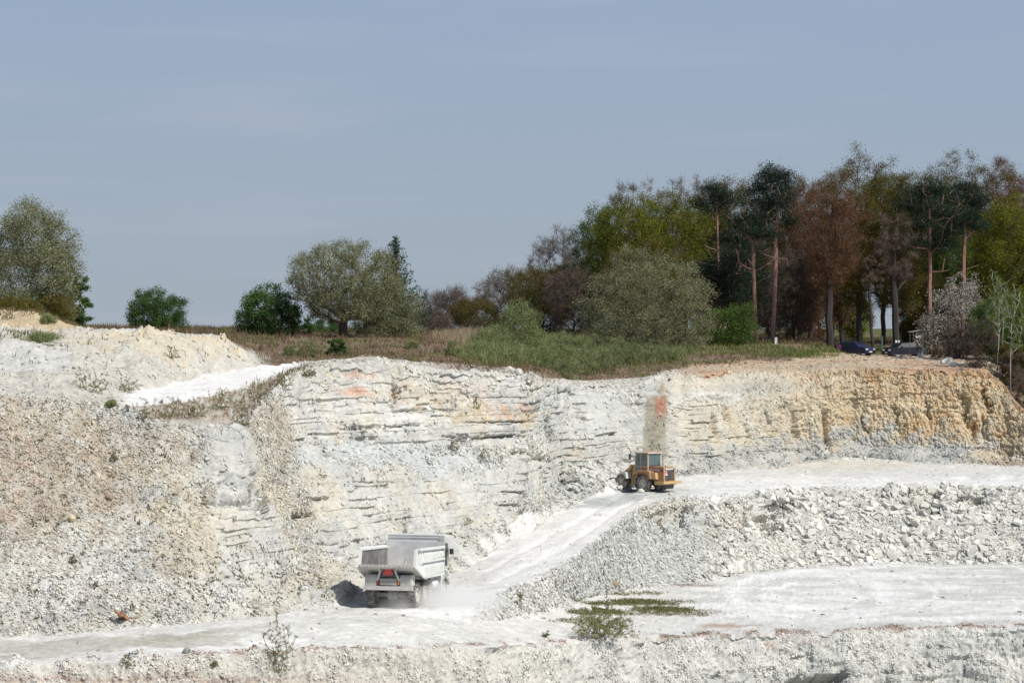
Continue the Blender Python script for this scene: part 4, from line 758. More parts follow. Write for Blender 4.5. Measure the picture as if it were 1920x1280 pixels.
# ---- thin plants on the faces and floor
gC = 'thin plants growing on the quarry faces'; ST['sprig'] = dict(c=((.12, .13, .06), (.28, .27, .15)), ls=.11, n=11, sp=.18, up=1.2, asp=.32, bark=bark('sprig_stem', (.20, .18, .10), (.34, .30, .18)), tw=3, twc=((.16, .15, .08), (.28, .25, .15)))
ST['broom'] = dict(ST['sprig'], c=((.17, .20, .06), (.36, .38, .15)), ls=.16, asp=.2, up=2.2, n=20, sp=.2, tw=14); ST['broom']['leaf'] = leafmat('broom_leaves', *ST['broom']['c']); ST['broom']['twig'] = leafmat('broom_twigs', (.12, .13, .05), (.24, .25, .11), trans=0)
ST['sprig']['leaf'] = leafmat('sprig_leaves', *ST['sprig']['c']); ST['sprig']['twig'] = leafmat('sprig_twigs', *ST['sprig']['twc'], trans=0)
for k, (u, v, top, w_, lb) in enumerate([
        (523, 1262, 1150, 84, 'tall wispy sapling on the near rim left of the truck'), (1128, 1196, 1140, 124, 'wide upright green willow bush on the quarry floor'),
        (851, 850, 812, 26, 'green tuft growing on the ledge of the main bluff, leftmost of the three'), (905, 862, 836, 24, 'pale tuft on the ledge, middle one of the three on the main bluff'), (989, 866, 826, 20, 'grey tuft on the ledge at the right corner of the main bluff'),
        (893, 768, 732, 24, 'thin bush in the orange band of the main bluff'), (322, 674, 648, 30, 'grassy tuft on the yellow face of the pale mound'),
        (160, 735, 680, 54, 'dry brown bush on the lower slope of the pale mound'), (185, 738, 705, 40, 'low dry bush right of the dry brown bush on the mound slope'), (235, 735, 705, 60, 'brown low brush above the start of the white upper road'),
        (270, 790, 748, 40, 'pale bush at the left end of the plants below the white upper road'), (318, 786, 738, 70, 'tallest pale bush below the white upper road'), (365, 786, 745, 70, 'broad brownish bush right of the tallest one below the upper road'),
        (415, 768, 728, 60, 'bush below the middle of the white upper road'), (450, 800, 745, 40, 'thin bush at the top of the yellow gully'), (488, 755, 718, 50, 'bush on the edge between the gully and the white upper road'),
        (530, 728, 695, 44, 'leafy bush where the white upper road reaches the plateau'), (575, 708, 682, 60, 'flat bush on the rim right of the white upper road'), (462, 812, 782, 26, 'small tuft halfway down the yellow gully top'),
        (238, 1258, 1224, 26, 'small pale sprig on the near rim at lower left'), (401, 1252, 1240, 18, 'tiny green sprout on the near rim left of the tall sapling'), (975, 1142, 1088, 16, 'single bare upright stem beside the ramp foot'),
        (1138, 1146, 1098, 12, 'thin dark stem behind the wide green willow bush'), (1024, 1196, 1182, 14, 'tiny green sprout left of the wide green willow bush'), (135, 1058, 1036, 16, 'sprig on the grey patch of the left scree'),
        (215, 865, 840, 20, 'sprig high on the tan scree'), (70, 642, 624, 80, 'flat green tuft under the yellow bank'), (90, 608, 588, 34, 'dark tuft hanging on the yellow bank'), (15, 600, 580, 30, 'grassy tuft on the yellow bank at the left picture edge'), (206, 762, 752, 22, 'small green tuft at the lower end of the white upper road')]):
    p = hit(u, v); nt_ = {0: 120, 1: 330}.get(k, int(14 + w_ * .9)); st = 'sprig' if k not in (1, 26, 27, 29) else ('broom' if k == 1 else 'scrub')
    plant('sapling' if k == 0 else 'plant', st, lb, 'plant', gC, u, p.y, top, w_, .0, 200 + k, nt_, {0: 6, 1: 16}.get(k, 4), wood='stems', base=p, thin=1.1 if k == 0 else (.5 if k == 1 else 1), r0=.03 if k < 2 else .012, shell=.5, rough=.2)
# ---- grass
def blades(name, n, wmap, h0, h1, wd, seed, c0, c1, spread=.35, cmap=None):
    r = np.random.default_rng(seed); wm = wmap[:-1, :-1]
    A = (np.linalg.norm(np.cross(W[1:, :-1] - W[:-1, :-1], W[:-1, 1:] - W[:-1, :-1]), axis=2) * np.clip(wm, 0, None)).ravel()
    pick = np.searchsorted(np.cumsum(A) / A.sum(), r.random(n)); i, j = pick // (NU - 1), pick % (NU - 1)
    a, b = r.random((2, n, 1)); P = W[i, j] * (1 - a) * (1 - b) + W[i + 1, j] * a * (1 - b) + W[i, j + 1] * (1 - a) * b + W[i + 1, j + 1] * a * b
    h = (h0 + (h1 - h0) * r.random((n, 1)) ** 1.6) * (1 + .8 * np.clip(n2[i, j], -.6, .8))[:, None]
    d = nrm(r.normal(0, spread, (n, 3)) * [1, 1, .2] + [0, 0, 1]); s = nrm(r.normal(size=(n, 3)) * [1, .5, 0]); w_ = wd * r.uniform(.6, 1.4, (n, 1))
    V = np.stack([P - s * w_, P + s * w_, P + d * h * .6 + s * w_ * .8, P + d * h], 1).reshape(-1, 3); f = np.arange(4 * n).reshape(n, 4)
    t = np.clip(r.normal(.5, .22, n) + (0 if cmap is None else cmap[i, j]), 0, 1)
    return tag(mesh_obj(name, [(V, f, 0, t)], leafmat(name, c0, c1)), kind='stuff')
inf = (UU > -30) * (UU < 1960)
gm = soilm * inf * (T < 14.6) * (1 - sandm) * (VV < 712)
greenz = np.clip(blob(1400, 658, 170, 12, .03) + blob(1530, 660, 60, 14) + blob(1060, 668, 190, 22) + blob(1450, 682, 130, 6) * .6, 0, 1)
blades('dry_grass', 46000, gm * (1 - .75 * greenz) * np.clip(.75 + 1.2 * n2, .1, 2), .15, .6, .028, 300, (.14, .085, .06), (.30, .215, .14))
blades('green_grass', 34000, inf * (T < 14.6) * (T > 11.1) * (gm * .25 * np.clip(.1 + 1.5 * mot, 0, 1) + greenz * 1.0 * (UU > 860)), .15, .5, .03, 301, (.10, .13, .035), (.24, .29, .09))
blades('scrub_grass', 26000, inf * (T < 14) * (T > 11.2) * np.clip(blob(1080, 662, 205, 24) * 1.3 * np.clip(.5 + 2 * n2, 0, 1.5), 0, 2), .35, 1.05, .026, 310, (.14, .18, .06), (.36, .40, .19), .3)
blades('straw_grass', 5000, band(13, 14.6, .2) * inf * blob(870, 634, 60, 8), .4, .9, .02, 302, (.32, .25, .16), (.50, .42, .29))
blades('floor_moss', 9000, toev * np.clip(blob(1190, 1130, 110, 6, 0, .5) + blob(1245, 1142, 70, 5, 0, .5) + blob(1130, 1147, 60, 6, 0, .5) + .5 * blob(1260, 1150, 90, 5, 0, .5) + .4 * blob(1200, 1112, 60, 4, 0, .5) + .5 * blob(1080, 1163, 50, 5), 0, 1), .03, .16, .02, 303, (.10, .10, .04), (.25, .235, .10))
blades('rim_weeds', 7000, inf * (np.exp(-((rl + 2 + 3 * n2) / 4.) ** 2) * sstep(150, 500, UU) * band(1.7, 3, .1) * sstep(-.3, .2, n2)), .02, .09, .02, 304, (.20, .13, .09), (.36, .25, .18), .9)
blades('bank_tufts', 7000, inf * (band(12.8, 14, .2) * (UU < 150) + band(9.1, 9.95, .15) * sstep(240, 300, UU) * (1 - sstep(545, 590, UU)) * .35 * (n2 > -.1) + .15 * md * (n2 > .25) + blob(40, 630, 60, 6) * band(11.3, 12.2, .1) * 2), .1, .4, .025, 305, (.13, .10, .05), (.27, .22, .12))
blades('scree_weeds', 15000, inf * isface * leftscree * (n3 > .42) * (VV > 760) + inf * isface * (n3 > .3) * blob(430, 1080, 150, 70) * .9, .05, .18, .028, 306, (.08, .075, .035), (.17, .15, .075), .7)
# ---------------------------------------------------------------- machines
DUST = (.60, .585, .535)
P_BODY = paint('dusty_body_paint', (.56, .60, .55), .6, dcol=(.79, .78, .745), dust=.62, scale=1.3); P_STEEL = paint('worn_bed_steel', (.10, .09, .10), .5, .3, dust=.22, scale=1.6)
P_GREEN = paint('green_cab_paint', (.20, .33, .22), .5, dust=.5, scale=1.5); P_FRAME = paint('dusty_frame', (.16, .145, .13), .7, dust=.4); P_BUMP = paint('bumper_paint', (.36, .34, .31), .6, dust=.65)
P_RUB = paint('tyre_rubber', (.035, .034, .033), .85, dust=.42, dcol=(.42, .40, .36), scale=3); P_RIM = paint('rim_paint', (.38, .36, .32), .6, dust=.6)
P_BLACK = paint('black_parts', (.02, .02, .022), .6, dust=.12); P_RED = paint('red_triangle', (.62, .05, .05), .5, dust=.06); P_WHITE = paint('white_plate', (.75, .75, .72), .5, dust=.1)
P_YEL = paint('loader_yellow', (.54, .33, .11), .55, dust=.3, scale=3.5, dcol=(.62, .52, .38)); P_YELD = paint('worn_loader_orange', (.34, .155, .065), .6, dust=.26, scale=3, dcol=(.5, .40, .30)); P_PALE = paint('pale_chalked_steel', (.5, .47, .4), .7, dust=.75)
P_BROWN = paint('brown_stripe', (.10, .035, .03), .5, dust=.08); P_REDL = paint('red_line', (.45, .04, .03), .5, dust=.1)
gm_, t_, b_ = new_mat('cab_glass'); b_.inputs['Base Color'].default_value = (.10, .15, .145, 1); b_.inputs['Roughness'].default_value = .12; b_.inputs['Specular IOR Level'].default_value = .8; P_GLASS = gm_
def pl(d, a, s):      # helper for lamps: clear and coloured lens
    m, t, b = new_mat(s); b.inputs['Base Color'].default_value = (*d, 1); b.inputs['Roughness'].default_value = a; return m
P_LENS = pl((.7, .7, .68), .2, 'lamp_lens'); P_REDLENS = pl((.45, .02, .02), .3, 'red_lens'); P_ORLENS = pl((.8, .25, .03), .3, 'amber_lens')
def wheel(parent, x, y, z, R_, wd, side, lug=.04, tyre_m=None, rim_m=None, name='wheel', rz=0.0):
    o = empty(name, (x, y, z)); o.parent = parent; o.rotation_euler = (0, 0, rz); h = wd / 2
    m = MB(); m.lathe([(-h * .75, R_ * .55), (-h, R_ * .72), (-h, R_ * .88), (-h * .8, R_ * .96), (0, R_ * .97), (h * .8, R_ * .96), (h, R_ * .88), (h, R_ * .72), (h * .75, R_ * .55), (-h * .75, R_ * .55)], (0, 0, 0), 'x', 30)
    n = 22
    for k in range(n):
        for s_ in (-1, 1):
            a = 2 * pi * (k + (.5 if s_ > 0 else 0)) / n
            m.box((s_ * h * .5, R_ * .975 * cos(a), R_ * .975 * sin(a)), (h * .98, R_ * .11, lug * 1.6), rx=a + pi / 2 + s_ * .0, ry=0)
    m.build('tyre', tyre_m or P_RUB, o)
    m = MB(); e = side * h
    m.lathe([(e * .80, R_ * .56), (e * .9, R_ * .55), (e * .88, R_ * .49), (e * .45, R_ * .44), (e * .35, R_ * .26), (e * .7, R_ * .22), (e * .8, R_ * .16), (e * .8, .005)], (0, 0, 0), 'x', 22)
    m.lathe([(-e * .8, R_ * .56), (-e * .5, R_ * .45), (-e * .5, .01)], (0, 0, 0), 'x', 16)
    for k in range(8): m.lathe([(e * .40, .028), (e * .47, .028), (e * .47, .002)], (0, R_ * .35 * cos(k * pi / 4), R_ * .35 * sin(k * pi / 4)), 'x', 6)
    m.build('rim', rim_m or P_RIM, o); return o
# ---- the dumper
def dumper():
    p = hit(728, 1142); o = empty('dump_truck', p, -radians(15)); tag(o, 'dusty pale green dump truck seen from behind on the white haul road, raising dust', 'dump truck')
    q = p + Matrix.Rotation(-radians(15), 3, 'Z') @ Vector((0, 6.0, 0)); print('truck slope', (gz_at(q.x, q.y) - p.z) / 6)
    slope = math.atan2(gz_at(q.x, q.y) - p.z, 6.0) * .8; o.rotation_euler = (Matrix.Rotation(-radians(15), 3, 'Z') @ Matrix.Rotation(slope, 3, 'X')).to_euler()
    W2 = 1.62
    side = [(-.30, 2.28), (.02, 3.22), (4.75, 2.98), (4.75, 1.50), (1.05, 1.62)]
    m = MB()
    for s_ in (-1, 1):
        m.prism(side, s_ * (W2 - .07), s_ * W2, 'x')
        m.box((s_ * (W2 + .06), 2.4, 3.07), (.20, 4.7, .12), rx=-.05); m.box((s_ * (W2 + .065), 2.78, 2.40), (.16, 3.95, .10), rx=-.04)
        m.prism([(.98, 1.57), (4.8, 1.44), (4.8, 1.56), (1.05, 1.70)], s_ * (W2 - .02), s_ * (W2 + .09), 'x')
        m.prism([(-.34, 2.22), (1.0, 1.60), (1.1, 1.72), (-.27, 2.36)], s_ * (W2 - .02), s_ * (W2 + .08), 'x')
    # headboard with the canopy over the cab
    m.box((0, 4.80, 2.50), (2 * W2, .05, 1.6)); m.box((0, 4.83, 3.38), (2 * W2 - .25, .10, .36)); m.box((.10, 5.0, 3.58), (2 * W2 - .1, .55, .06)); m.box((.10, 4.76, 3.46), (2 * W2 - .15, .07, .06))
    b = m.build('dump_body', P_BODY, o)
    m = MB(); m.box((0, 4.755, 2.50), (2 * W2 - .16, .035, 1.5)); m.build('headboard_lining', paint('scraped_headboard', (.20, .19, .20), .5, .3, dust=.9, scale=1.1, dcol=(.84, .83, .80)), b)
    m = MB(); m.prism([(-.32, 2.26), (-.30, 2.36), (1.15, 1.80), (4.74, 1.84), (4.74, 1.74), (1.05, 1.68)], -W2 + .071, W2 - .071, 'x')
    for k in range(15): m.box((-1.4 + k * .2, -.33, 2.33), (.12, .03, .13))
    m.build('bed_floor', P_BUMP, b)
    m = MB()
    for s_ in (-1, 1): m.prism([(.06, 3.1), (4.72, 2.88), (4.72, 1.86), (1.1, 1.82), (-.22, 2.36)], s_ * (W2 - .071), s_ * (W2 - .10), 'x')
    m.build('inner_lining', P_STEEL, b)
    m = MB()
    for s_ in (-1, 1): m.prism([(.02, 3.2), (4.70, 2.96), (4.70, 2.86), (.06, 3.08)], s_ * (W2 - .07), s_ * (W2 - .16), 'x'); m.prism([(.02, 3.2), (.12, 3.14), (-.16, 2.36), (-.26, 2.36)], s_ * (W2 - .07), s_ * (W2 - .16), 'x')
    m.build('inner_rail', P_BODY, b)
    for s_ in (-1, 1):
        m = MB()
        for k in range(11):
            y = .32 + k * .42
            if y < .9:
                m.prism([(y - .1, 3.12), (y + .1, 3.12), (y + .1, 2.5 - y * .2), (y - .1, 2.5 - y * .2)], s_ * W2, s_ * (W2 + .05), 'x')
            else:
                for (za, zb_) in ((3.14 - .05 * y, 2.50), (2.46 - .035 * y, 1.66)):
                    v = [(s_ * W2, y - .13, za - .10), (s_ * W2, y + .13, za - .10), (s_ * (W2 + .13), y + .10, za - .26), (s_ * (W2 + .13), y - .10, za - .26), (s_ * W2, y - .13, zb_), (s_ * W2, y + .13, zb_), (s_ * (W2 + .13), y + .10, zb_), (s_ * (W2 + .13), y - .10, zb_)]
                    m.add(v, [[0, 1, 2, 3], [3, 2, 6, 7], [0, 3, 7, 4], [1, 5, 6, 2], [4, 7, 6, 5]])
        m.build('side_ribs', P_BODY, b)
    m = MB(); m.box((W2 + .02, 4.86, 2.55), (.10, .22, 1.8)); m.box((W2 - .05, 4.8, 3.44), (.3, .16, .22)); m.build('corner_post', P_GREEN, b)
    # running gear
    m = MB()
    for s_ in (-1, 1): m.box((s_ * .45, 3.4, 1.30), (.14, 6.6, .34))
    for y in (.3, 1.5, 3.0, 4.4, 6.2): m.box((0, y, 1.28), (.9, .14, .28))
    m.box((0, .95, .68), (2.0, .22, .22)); m.box((0, 2.35, .68), (2.0, .22, .22)); m.box((0, 5.75, .68), (2.0, .22, .22)); m.lathe([(-.3, .05), (-.25, .28), (.25, .28), (.3, .05)], (0, .95, .68), 'x', 14)
    m.box((0, 1.0, 1.62), (2.5, 1.4, .10), rx=-.18); m.build('chassis', P_FRAME, o)
    m = MB(); m.box((0, .02, 1.12), (2.72, .16, .22)); m.build('bumper', P_BUMP, o)
    m = MB(); m.box((0, .10, 1.45), (.95, .22, .36)); m.box((0, -.02, 1.34), (.78, .06, .10)); m.build('tow_beam', P_FRAME, o)
    for s_ in (-1, 1):
        bx = MB(); bx.prism([(.0, 1.24), (.0, 1.70), (.12, 1.80), (.6, 1.80), (.6, 1.24)], s_ * .66, s_ * 1.30, 'x')
        for k in range(5): bx.box((s_ * (.74 + k * .12), -.012, 1.5), (.025, .03, .36))
        q = bx.build('rear_mudguard', P_BUMP, o)
        m = MB(); m.box((s_ * .58, .0, 1.42), (.08, .05, .18)); m.build('tail_lamp', P_REDLENS if s_ < 0 else P_ORLENS, q)
        m = MB(); m.tube([(s_ * .62, .0, 1.52), (s_ * .52, -.04, 1.75), (s_ * .42, -.08, 2.0), (s_ * .52, -.16, 2.28)], .065, 8); m.build('hinge_arm', P_BUMP, o)
        m = MB(); m.tube([(s_ * .35, 3.2, 1.3), (s_ * .35, 4.5, 2.2)], .09, 10); m.build('tipping_ram', P_FRAME, o)
    t = empty('warning_triangle', (0, -.02, 1.98)); t.parent = o
    m = MB(); m.prism([(-.30, -.22), (-.36, -.10), (-.08, .32), (.08, .32), (.36, -.10), (.30, -.22)], .0, .03, 'y'); m.build('border', P_BLACK, t)
    m = MB(); m.prism([(-.25, -.17), (-.29, -.08), (-.055, .26), (.055, .26), (.29, -.08), (.25, -.17)], -.012, -.001, 'y'); m.build('face', P_RED, t)
    R_ = .68
    for (y, xx) in ((.95, 1.12), (2.35, 1.12), (5.75, 1.15)):
        for s_ in (-1, 1): wheel(o, s_ * xx, y, R_, R_, .50, s_, .05)
    # fuel tank, air tank, front mudguards, cab, bonnet, air cleaner
    m = MB(); m.lathe([(-.5, .02), (-.5, .30), (.5, .30), (.5, .02)], (1.22, 3.75, 1.02), 'y', 16); m.box((1.22, 3.75, 1.36), (.3, .8, .05)); m.build('fuel_tank', P_BODY, o)
    for s_ in (-1, 1):
        arc_ = [(5.75 - .86 * cos(a), .80 + .86 * sin(a)) for a in np.linspace(-.15, pi + .1, 12)]; inn = [(5.75 - .80 * cos(a), .80 + .80 * sin(a)) for a in np.linspace(pi + .1, -.15, 12)]
        m = MB(); m.prism(arc_ + inn, s_ * .86, s_ * 1.50, 'x'); m.box((s_ * 1.18, 4.90, 1.15), (.62, .05, .9)); m.build('front_mudguard', P_BODY, o)
    c = empty('cab', (0, 0, 0)); c.parent = o
    m = MB(); m.prism([(5.05, 1.65), (5.05, 3.12), (6.45, 3.12), (6.72, 2.35), (6.72, 1.65)], -1.28, 1.42, 'x'); m.build('shell', P_GREEN, c)
    for xa in (1.425, -1.295): m = MB(); m.prism([(5.3, 2.35), (5.3, 2.95), (6.30, 2.95), (6.48, 2.35)], xa, xa + .01, 'x'); m.build('side_window', P_GLASS, c)
    m = MB(); m.box((0, 6.62, 2.72), (2.3, .02, .62), rx=.335); m.build('windscreen', P_GLASS, c)
    m = MB(); m.tube([(1.60, 5.25, 1.9), (1.64, 5.25, 2.8), (1.58, 5.35, 3.05)], [.15, .17, .13], 10); m.lathe([(-.16, .15), (.16, .15), (.16, .02)], (1.62, 5.25, 2.95), 'z', 12); m.build('air_cleaner', P_BLACK, o)
    m = MB(); m.prism([(6.72, 1.1), (6.72, 2.25), (7.5, 2.15), (7.6, 1.1)], -.95, .95, 'x'); m.build('bonnet', P_GREEN, o)
    for s_ in (-1, 1):
        m = MB(); m.tube([(s_ * 1.28, 6.4, 2.9), (s_ * 1.62, 6.55, 2.9), (s_ * 1.62, 6.55, 2.4)], .02, 6); m.box((s_ * 1.62, 6.5, 2.62), (.22, .05, .42)); m.build('mirror', P_BLACK, o)
        m = MB(); m.lathe([(0, .11), (.04, .10), (.04, .01)], (s_ * .75, 7.6, 1.4), 'y', 12); m.build('headlight', P_LENS, o)
    m = MB(); m.box((1.72, 5.6, 3.10), (.55, .04, .62), rz=.25); m.tube([(1.3, 5.4, 3.1), (1.5, 5.58, 3.1)], .03, 6); m.build('sun_shield', P_BODY, o)
    return o
truck = dumper()
# ---- the wheel loader
def loader():
    p = hit(1247, 921); p = on(1256, 223.6); o = empty('wheel_loader', p, radians(45)); tag(o, 'orange-yellow wheel loader with a glazed cab, digging at the pale rock pile on the bench', 'wheel loader')
    hw = .62
    m = MB(); m.prism([(.10, .80), (.10, 1.80), (1.55, 1.86), (1.55, .95), (.9, .80)], -hw, hw, 'x'); m.box((0, .9, 1.86), (1.14, 1.3, .06)); body = m.build('engine_hood', P_YELD, o)
    m = MB(); m.box((0, .085, 1.34), (1.00, .05, .86)); m.build('grille', P_BLACK, body)
    m = MB(); m.box((0, .07, 1.82), (1.24, .10, .07)); m.box((-.58, .07, 1.33), (.09, .10, .98)); m.box((.58, .07, 1.33), (.09, .10, .98)); m.build('grille_frame', P_YEL, body)
    m = MB(); m.box((0, .055, 1.72), (.86, .02, .07)); m.build('white_strip', P_WHITE, body)
    t = empty('warning_triangle', (-.36, .045, 1.45)); t.parent = o
    m = MB(); m.prism([(-.17, -.17), (.17, -.17), (.05, .19), (-.05, .19)], -.015, 0, 'y'); m.build('face', paint('pink_reflector', (.72, .22, .26), .5, dust=.2), t)
    m = MB(); m.box((0, -.02, -.15), (.32, .012, .05)); m.build('lower_edge', P_WHITE, t)
    for s_ in (-1, 1):
        m = MB(); m.box((s_ * (hw + .006), .84, 1.62), (.012, 1.45, .20)); st = m.build('stripe', P_BROWN, body)
        m = MB(); m.box((s_ * (hw + .008), .84, 1.50), (.012, 1.45, .035)); m.build('red_line', P_REDL, body)
        tx = bpy.data.curves.new('lettering', 'FONT'); tx.body = 'FURUKAWA'; tx.size = .21; tx.extrude = .004; tx.align_x = 'CENTER'; tx.align_y = 'CENTER'
        to = bpy.data.objects.new('tmp', tx); COL.objects.link(to); dg = bpy.context.evaluated_depsgraph_get(); me = bpy.data.meshes.new_from_object(to.evaluated_get(dg)); bpy.data.objects.remove(to)
        lo = bpy.data.objects.new('lettering', me); COL.objects.link(lo); me.materials.clear(); me.materials.append(P_WHITE); lo.parent = st
        lo.location = (s_ * (hw + .016), 1.02, 1.625); lo.rotation_euler = (pi / 2, 0, s_ * pi / 2)
        m = MB(); m.prism([(1.02, .98), (1.12, 1.46), (.62, 1.46), (.55, .98)], s_ * (hw + .001), s_ * (hw + .34), 'x'); m.build('side_box', P_YEL, o)
        m = MB(); m.prism([(.95, 1.0), (1.05, 1.50), (1.35, 1.60), (2.30, 1.62), (2.75, 1.35), (2.80, 1.18), (2.60, 1.24), (2.2, 1.44), (1.55, 1.44), (1.22, 1.30), (1.12, .95)], s_ * .62, s_ * 1.15, 'x'); m.build('rear_fender', P_YELD, o)
        for k in range(3):
            if k == 0: m = MB()
            m.box((s_ * 1.0, 2.75, .55 + k * .28), (.34, .20, .03))
        m.box((s_ * 1.16, 2.75, .82), (.03, .04, .62)); m.build('step', P_FRAME, o)
    m = MB(); m.prism([(-.30, .66), (-.30, .82), (.9, .82), (.9, .55), (.1, .55)], -.72, .72, 'x'); m.box((0, -.26, .74), (2.1, .14, .16)); m.build('counterweight', P_YEL, o)
    m = MB(); m.prism([(.1, .25), (.0, .60), (.9, .60), (.9, .25)], -.5, .5, 'x'); m.box((0, 2.0, .75), (.8, 2.2, .5)); m.box((0, 1.75, .56), (1.9, .24, .24)); m.build('rear_frame', P_BLACK, o)
    # cab
    c = empty('cab', (0, 0, 0)); c.parent = o; cw = .70; y0, y1, z0, z1 = 1.56, 2.86, 1.30, 2.86
    m = MB(); m.prism([(y0, z0), (y0, 1.85), (y1, 1.85), (y1 + .12, z0)], -cw + .03, cw - .03, 'x'); m.build('cab_base', P_YELD, c)
    m = MB()
    for s_ in (-1, 1):
        m.box((s_ * cw, y0 + .03, (1.3 + z1) / 2), (.08, .08, z1 - 1.3)); m.tube([(s_ * cw, y1 + .06, 1.3), (s_ * cw, y1 - .06, z1)], .045, 6); m.box((s_ * cw, 2.28, (1.3 + z1) / 2), (.05, .06, z1 - 1.3)); m.box((s_ * cw, (y0 + y1) / 2, 1.86), (.05, y1 - y0, .05))
    m.build('cab_posts', paint('pale_cab_post', (.55, .38, .26), .5, dust=.3), c)
    m = MB(); m.prism([(y0 - .10, z1 - .02), (y0 - .08, z1 + .08), (y1 + .02, z1 + .08), (y1 + .12, z1 - .02)], -cw - .07, cw + .07, 'x'); m.build('cab_roof', paint('roof_paint', (.46, .28, .17), .5, dust=.45), c)
    m = MB()
    for s_ in (-1, 1): m.box((s_ * (cw - .01), 2.56, 2.15), (.012, .50, 1.36)); m.box((s_ * (cw - .01), 1.93, 2.34), (.012, .62, .92))
    m.box((0, y0 + .01, 2.36), (1.3, .012, .86)); m.box((0, y1, 2.3), (1.3, .012, 1.05), rx=.08); m.build('window', P_GLASS, c)
    m = MB(); m.box((0, y0 - .02, 1.90), (1.32, .03, .16)); m.build('rear_sill', P_BLACK, c)
    m = MB(); m.lathe([(0, .06), (.12, .055), (.14, .01)], (.05, 2.0, z1 + .08), 'z', 10); m.build('beacon', P_ORLENS, c)
    m = MB(); m.tube([(-.72, 2.95, 2.80), (-.86, 3.25, 2.84), (-.86, 3.28, 2.78)], .02, 6); m.box((-.86, 3.28, 2.58), (.20, .06, .42), ry=.1); m.build('mirror', P_BLACK, c)
    m = MB(); m.tube([(.72, 2.95, 2.80), (.98, 3.2, 2.84), (.98, 3.2, 2.78)], .02, 6); m.box((.98, 3.2, 2.58), (.20, .06, .40)); m.build('mirror', P_BLACK, c)
    m = MB(); m.tube([(.50, 1.15, 1.86), (.50, 1.15, 2.62), (.50, 1.08, 2.72)], .05, 8); m.build('exhaust', P_FRAME, o)
    for s_ in (-1, 1): wheel(o, s_ * .90, 1.75, .61, .61, .46, s_, .05)
    # articulated front frame, turned a little
    f = empty('front_frame', (0, 3.0, 0)); f.parent = o; f.rotation_euler = (0, 0, radians(-9))
    m = MB(); m.prism([(-.1, .5), (-.1, 1.2), (.35, 1.95), (.75, 1.95), (1.2, 1.35), (1.35, .55)], -.38, .38, 'x'); m.box((0, 1.05, .57), (1.8, .24, .24)); m.build('front_body', P_YEL, f)
    for s_ in (-1, 1):
        wheel(f, s_ * .90, 1.05, .61, .61, .46, s_, .05)
        m = MB(); m.prism([(.25, .95), (.40, 1.42), (1.0, 1.42), (1.2, 1.28), (1.25, 1.20), (.98, 1.30), (.5, 1.30), (.42, .92)], s_ * .64, s_ * 1.12, 'x'); m.build('front_fender', P_PALE, f)
        m = MB(); m.prism([(.45, 1.62), (.45, 1.90), (1.2, 1.50), (2.2, .62), (2.2, .35), (1.95, .42), (1.1, 1.20)], s_ * .40, s_ * .52, 'x'); m.build('lift_arm', P_YEL, f)
        m = MB(); m.tube([(s_ * .3, .5, 1.05), (s_ * .44, 1.35, 1.12)], .06, 8); m.build('lift_ram', P_FRAME, f)
    m = MB(); m.tube([(0, .6, 1.85), (0, 1.5, 1.5)], .06, 8); m.prism([(1.35, .95), (1.3, 1.62), (1.45, 1.62), (1.8, .8)], -.06, .06, 'x'); m.build('tilt_linkage', P_FRAME, f)
    m = MB(); prof = [(2.15, .95), (2.05, .60), (2.10, .25), (2.35, .06), (3.15, .02), (3.15, .06), (2.4, .12), (2.18, .32), (2.14, .62), (2.22, .93)]
    m.prism(prof, -1.18, 1.18, 'x')
    for s_ in (-1, 1): m.prism([(2.15, .95), (2.05, .60), (2.10, .25), (2.35, .06), (3.15, .02), (2.75, .6)], s_ * 1.15, s_ * 1.20, 'x')
    for k in range(8): m.prism([(3.1, .0), (3.1, .07), (3.32, .0)], -1.1 + k * .30, -1.0 + k * .30, 'x')
    m.build('bucket', P_STEEL, f)
    return o
load_ = loader()
